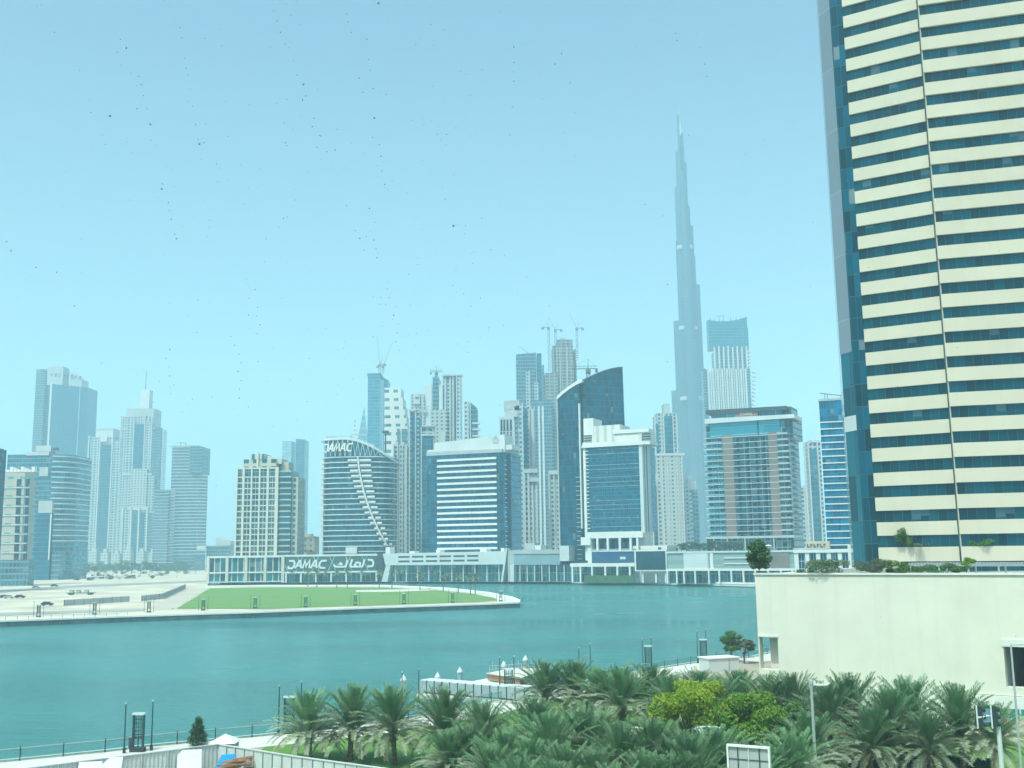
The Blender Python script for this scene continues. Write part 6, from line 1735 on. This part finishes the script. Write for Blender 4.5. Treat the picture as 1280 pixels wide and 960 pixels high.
t = leafy('ledge_plant', 34, .6, .8, .1, [lf_mid, lf_grn], 500, .09, 5, .4, .05, 'plant'); ledge(t, on_wall(1271, 680, oB, dB)[0], (oB, dB), 'small green plant at the right end of the striped tower\'s ledge')

# planted terrace under the balconied tower
tsrc = [leafy('terrace_tree', 50 + k, 6.5, 3.0, 1.2, [lf_mid, lf_dk, lf_grey], 900, .32, 10, .7, .15) for k in range(3)]
rng3 = random.Random(12)
for k in range(15):
    px = 852 + k * 7.4 + rng3.uniform(-2, 2)
    if 926 < px < 934: px += 6
    p = at(px, 690, 549 - .22 * (k * 7.4 - 50) - rng3.uniform(-3, 5))
    z = 15.8
    place(tsrc[k % 3], (p.x, p.y, z), k * 1.1, 'green terrace tree below the balconied tower, %s from the left' % ORD[k], rng3.uniform(.75, 1.1), 'terrace trees below the balconied tower')
vsrc = [leafy('street_tree', 60 + k, 7.5, 4.6, 1.4, [lf_mid, lf_dk], 500, .42, 9, .6, .2) for k in range(2)]
for k in range(28):
    px = 84 + k * 5.6 + rng3.uniform(-3, 3); p = at(px, 706, (1240, 1130)[k % 2] - rng3.uniform(0, 60))
    place(vsrc[k % 2], (p.x, p.y, 0), k, 'hazy street tree before the white townhouses, %s from the left' % ORD[k], rng3.uniform(1.3, 2.0), 'street trees before the townhouses')
# clipped hedge and planting under the right palms
hm_ = leafmat('hedge_leaf', (.15, .27, .03), (.22, .32, .05), .3, 1.0)
pts = [at(x, 955, y) for x, y in ((1040, 84), (1075, 83), (1110, 85))]
for nm, lab, a, c, wd, ht in (('hedge', 'clipped light green hedge on the lawn at the bottom right', atk(1028, 955, 86), atk(1112, 955, 89), 1.5, 1.3), ('hedge', 'low dark hedge behind the palms at the foot of the podium', atk(1060, 930, 104), atk(1240, 930, 98), .8, 1.2)):
    o = thing(nm, lab, 'hedge', (a.x, a.y, .03))
    d = Vector((c.x - a.x, c.y - a.y)); L = d.length; d = tuple(d / L)
    mb = MB(); rr = random.Random(4)
    for _ in range(6500):
        u, n_, z = rr.uniform(0, L), rr.uniform(-wd, wd), ht * (1 - rr.random() ** 2 * .9)
        if rr.random() < .6: z = ht * rr.uniform(.9, 1.04)
        pnt = Vector((d[0] * u - d[1] * n_, d[1] * u + d[0] * n_, z))
        a_ = Vector((rr.gauss(0, 1), rr.gauss(0, 1), rr.gauss(0, .5))).normalized() * .11; b_ = Vector((rr.gauss(0, 1), rr.gauss(0, 1), rr.gauss(0, .5))).normalized() * .07
        mb.face([pnt - a_, pnt - b_, pnt + a_, pnt + b_])
    mb.build('leaves', hm_ if 'light' in lab else lf_dk, o)
    mb = MB(); mb.wbox((0, 0), d, 0.1, L - .1, -wd * .85, wd * .85, 0, ht * .85); mb.build('inner_growth', lf_dk, o)
# ------------------------------------------------------------------ cars, parasols, boat
def car(name, body_m):
    t = thing(name, '', 'car')
    mb = MB()
    prof = [(-2.1, .35), (2.1, .35), (2.15, .75), (1.2, .92), (.55, 1.42), (-1.15, 1.45), (-1.95, .95), (-2.15, .8)]
    y = .85
    mb.face([(x, -y, z) for x, z in prof]); mb.face([(x, y, z) for x, z in reversed(prof)])
    for i in range(len(prof)):
        a, c = prof[i], prof[(i + 1) % len(prof)]; mb.face([(a[0], -y, a[1]), (a[0], y, a[1]), (c[0], y, c[1]), (c[0], -y, c[1])])
    mb.build('body', body_m, t)
    mb = MB()
    for s_ in (-1, 1):
        q = [(1.0, s_ * .86, .95), (.5, s_ * .86, 1.36), (-1.1, s_ * .86, 1.39), (-1.65, s_ * .86, .98)]
        mb.face(q if s_ < 0 else q[::-1])
    mb.face([(1.19, -.75, .95), (1.19, .75, .95), (.58, .75, 1.41), (.58, -.75, 1.41)]); mb.face([(-1.92, .75, .99), (-1.92, -.75, .99), (-1.19, -.75, 1.43), (-1.19, .75, 1.43)])
    mb.v = [(v[0] * 1.004, v[1], v[2] + .004) for v in mb.v]; mb.build('window', M['dark_glass'], t)
    for x in (-1.3, 1.35):
        for s_ in (-1, 1):
            mb = MB(); mb.tube((x, s_ * .72, .33), (x, s_ * .9, .33), .33, n=10); mb.build('wheel', M['black'], t)
    return t
paints = [('white', metal('car_white', (.75, .76, .75), .3, 0)), ('silver', metal('car_silver', (.45, .48, .5), .3, .4)), ('dark', metal('car_dark', (.03, .04, .05), .25, 0)), ('beige', metal('car_beige', (.42, .36, .26), .3, 0))]
cars = {}
def put_car(ci, p, rz, label, group):
    nm, m = paints[ci]
    if nm not in cars:
        c = car('parked_car', m); cars[nm] = c
        c.location, c.rotation_euler = p, (0, 0, rz); c['label'] = label; c['group'] = group
    else: dup(cars[nm], p, rz, label, None, group)
rr = random.Random(21)
for k in range(12):
    px = 648 + k * 4.7; p = onz(px, 722.3 + rr.uniform(-.5, .3), .05)
    c = rr.choice((0, 0, 1, 2)); put_car(c, (p.x, p.y, .05), rr.choice((1.4, 1.6, .1)), '%s car by the grey-blue podium, %s from the left' % (paints[c][0], ORD[k]), 'cars parked before the grey-blue podium')
k = 0
for row, (ya, xa, xb, n) in enumerate(((716.5, 92, 232, 13), (720.2, 78, 215, 14), (724, 66, 176, 11))):
    for i in range(n):
        px = xa + (xb - xa) * (i + rr.uniform(-.3, .3)) / n; p = onz(px, ya + rr.uniform(-.6, .6), .02)
        c = rr.choice((0, 0, 1, 2, 3)); put_car(c, (p.x, p.y, .02), rr.uniform(1.2, 1.9), '%s car behind the sand lot, %s row, %s from left' % (paints[c][0], ('far', 'middle', 'near')[row], ORD[i]), 'cars parked behind the sand lot'); k += 1
for i, (px, py) in enumerate(((5, 747.5), (11, 748), (25, 747.5), (59, 757), (45, 735.5), (68, 733.2))):
    p = onz(px, py, .05); put_car((2, 1, 2, 2, 1, 2)[i], (p.x, p.y, .05), .1, ('dark car at the very left edge of the sand lot', 'silver car beside the dark one at the left edge of the sand lot', 'dark car standing alone on the left part of the sand', 'dark car behind the leftmost pylons', 'silver car on the dusty road', 'dark car on the dusty road')[i], 'cars on the sand lot')
# flatbed with crates on the sand
p = onz(101, 743.5, .05)
t = thing('flatbed_trailer', 'long dark flatbed trailer loaded with small crates on the sand', 'trailer', (p.x, p.y, .05))
mb = MB(); mb.box(-6.5, 6.5, -1.2, 1.2, .7, 1.0); mb.build('bed', M['black'], t)
for x in (-5, -4, 4, 5): mb = MB(); mb.tube((x, -1.25, .45), (x, 1.25, .45), .45, n=10); mb.build('wheel', M['black'], t)
for i, x in enumerate((-4.4, -1.2, 2.6)):
    o = thing('crate', 'grey crate on the flatbed trailer, %s from the left' % ORD[i], 'crate', (p.x + x, p.y, 1.06), 0, 'crates on the flatbed trailer'); mb = MB(); mb.box(-.9, .9, -.8, .8, 0, 1.1); mb.build('body', M['grey'], o); mb = MB(); mb.box(-.95, .95, -.85, .85, 1.1, 1.2); mb.build('lid', M['dgrey'], o)
# low site fences on the sand lot
for lab, pix in (('pale ribbed site fence across the near part of the sand lot', ((80, 757.6), (162, 752.3))), ('grey angled site fence between the sand lot and the lawn', ((177, 751.8), (204, 748.5), (232, 735.5)))):
    q0 = onz(*pix[0], .05); t = thing('site_fence', lab, 'fence', (q0.x, q0.y, .05))
    for a, c in zip(pix[:-1], pix[1:]):
        A, B = onz(*a, .05), onz(*c, .05); d = Vector((B.x - A.x, B.y - A.y)); L = d.length; d = tuple(d / L); n = max(1, int(L / 4))
        for i in range(n):
            mb = MB(); mb.wbox((A.x - q0.x, A.y - q0.y), d, L * i / n + .05, L * (i + 1) / n - .05, -.04, .04, .1, 2.2); mb.build('panel', M['grey'], t)
            mb = MB(); mb.wbox((A.x - q0.x, A.y - q0.y), d, L * i / n - .05, L * i / n + .05, -.1, .1, 0, 2.35); mb.build('post', M['dgrey'], t)
# parasols on the far promenade
def parasol(label, p, s=1.0):
    t = thing('parasol', label, 'parasol', p, 0, 'white parasols on the far promenade')
    mb = MB(); mb.lathe([(1.7, 2.3), (0, 3.0)], 8); mb.lathe([(0, 2.92), (1.7, 2.26)], 8); mb.build('canopy', M['whitep'], t)
    mb = MB(); mb.tube((0, 0, 0), (0, 0, 2.95), .05, n=6); mb.build('pole', M['steel'], t)
    return t
src = None
for k in range(24):
    px = 345 + k * 12.4 + rr.uniform(-3, 3)
    if px > 640: px = 690 + (px - 640) * 2
    p = onz(px, 723.6 + rr.uniform(-.5, .2), .05)
    lab = 'white parasol on the far promenade, %s from the left' % ORD[k]
    if src is None: src = parasol(lab, (p.x, p.y, .05))
    else: dup(src, (p.x, p.y, .05), 0, lab, rr.uniform(.85, 1.1))
for k, (px, py) in enumerate(((897, 688.5), (961, 688.8), (910, 688.2))):
    p = at(px, 690, 549 - .22 * (px - 900)); dup(src, (p.x, p.y, 15.75), 0, 'white parasol on the terrace below the balconied tower, %s from the left' % ORD[(0, 2, 1)[k]], 1.2, 'white parasols on the terrace')
# small yacht moored below the car-park podium
p = onz(540, 727.2, WZ)
t = thing('motor_yacht', 'small white motor yacht moored below the car-park podium', 'yacht', (p.x, p.y - 3, WZ))
mb = MB()
sec = []
for x, hw, zk, zd in ((-7, 1.9, -.3, 1.7), (-3, 2.1, -.4, 1.8), (2, 1.9, -.3, 2.1), (5, 1.1, .1, 2.5), (7.5, .05, .9, 2.9)):
    sec.append([(x, -hw, zd), (x, -hw * .8, .2), (x, 0, zk), (x, hw * .8, .2), (x, hw, zd)])
for a, c in zip(sec[:-1], sec[1:]):
    for i in range(4): mb.face([a[i + 1], a[i], c[i], c[i + 1]])
    mb.face([a[0], a[4], c[4], c[0]])
mb.face(sec[0]); mb.build('hull', M['whitep'], t)
mb = MB(); mb.wpoly((0, 0), (1, 0), [(-5, 1.8), (3, 2.1), (.8, 3.6), (-3.4, 3.9)], -1.5, 1.5); mb.build('cabin', M['whitep'], t)
mb = MB(); mb.wpoly((0, 0), (1, 0), [(-3.5, 2.5), (2.1, 2.6), (.9, 3.2), (-3, 3.3)], -1.53, 1.53); mb.build('window', M['dark_glass'], t)
mb = MB(); mb.wpoly((0, 0), (1, 0), [(-4.2, 4.3), (.6, 4.2), (.2, 4.4), (-4.2, 4.9)], -1.3, 1.3); mb.build('flybridge_roof', M['whitep'], t)
mb = MB(); mb.tube((-3.8, 0, 3.8), (-3.8, 0, 4.4), .15, n=6); mb.tube((-.2, 0, 3.5), (-.2, 0, 4.3), .1, n=6); mb.build('roof_post', M['whitep'], t)

# ------------------------------------------------------------------ dried rain specks on the outside of the window glass
Z8 = ((110,18),(125,15),(163,97),(361,118),(379,144),(352,157),(416,229),(424,253),(430,287),(441,327),(411,326),(451,373),(330,348),(316,433),(467,437),(485,567),(487,552),(505,608),(508,632),(514,658),(524,703),(529,716),(272,338),(270,302),(540,83),(545,113),(553,175),(558,205),(564,224),(571,268),(578,318),(587,373),(594,418),(598,432),(612,428),(650,492),(658,504),(653,545),(820,33),(830,63),(841,97),(855,132),(868,143),(873,45),(880,182),(892,225),(910,253),(860,298),(908,300),(917,288),(852,369),(856,428),(861,437),(942,355),(937,380),(958,407),(950,442),(850,655),(861,651),(33,752),(20,725),(108,802),(223,918),(170,817),(745,945))
Z7 = ((187,10),(85,45),(90,70),(100,103),(150,125),(155,190),(160,225),(125,250),(137,295),(170,283),(212,302),(174,378),(168,440),(190,463),(195,500),(198,547),(207,590),(22,485),(48,480),(2,435),(278,617),(85,658),(158,667),(113,738),(127,763),(140,800),(427,723),(405,430),(397,95),(365,145),(620,150),(620,200),(618,230),(615,343),(620,260),(773,172),(800,265),(752,205),(1013,150),(1217,152),(1205,107),(1138,107),(1142,130),(1230,205),(1238,245),(1180,433),(1220,460),(1040,655),(1113,910))
big = {(330,348):1.7, (451,373):1.4, (910,253):1.5, (598,432):1.4, (485,567):1.4, (187,10):1.5, (174,378):1.6, (427,723):1.5, (379,144):1.3}
spk = MB(); r4 = random.Random(99)
def speck(px, py, s_):
    c = at(px, py, 1.3)
    prof = [(0, -.5), (.7, -.35), (1, 0), (.7, .35), (0, .5)]
    n = 7; r_ = .00105 * s_; el = r4.uniform(.8, 1.25)
    rings = [[(c.x + r_ * q * cos(2 * pi * i / n), c.y + r_ * .5 * h_, c.z + r_ * el * q * sin(2 * pi * i / n)) for i in range(n)] for q, h_ in prof]
    for k in range(4):
        for i in range(n): spk.face([rings[k][i], rings[k][(i + 1) % n], rings[k + 1][(i + 1) % n], rings[k + 1][i]])
for q in Z8: speck(q[0] * .4167, q[1] * .4167, big.get(q, r4.uniform(.55, 1.0)))
for q in Z7: speck(400 + q[0] * .3906, q[1] * .3906, big.get(q, r4.uniform(.55, 1.0)))
for _ in range(420):
    px = r4.choice((r4.uniform(0, 1280), r4.gauss(300, 90), r4.gauss(560, 60))); py = r4.uniform(0, 960) if r4.random() < .45 else r4.uniform(0, 520)
    speck(px, py, r4.uniform(.3, .6))
for x0_, y0_, n_ in ((300, 470, 9), (318, 395, 6), (495, 405, 8), (470, 300, 6), (215, 470, 6)):
    for k in range(n_): speck(x0_ + r4.uniform(-6, 6) + (k - n_ / 2) * 1.5, y0_ + (k - n_ / 2) * 11, r4.uniform(.45, .9))
o = spk.build('dirt', matte('dried_rain_dirt', (.14, .24, .28), .9, .1, 1)); tag(o, 'tiny dried rain specks on the window glass before the view', 'dirt', kind='stuff')
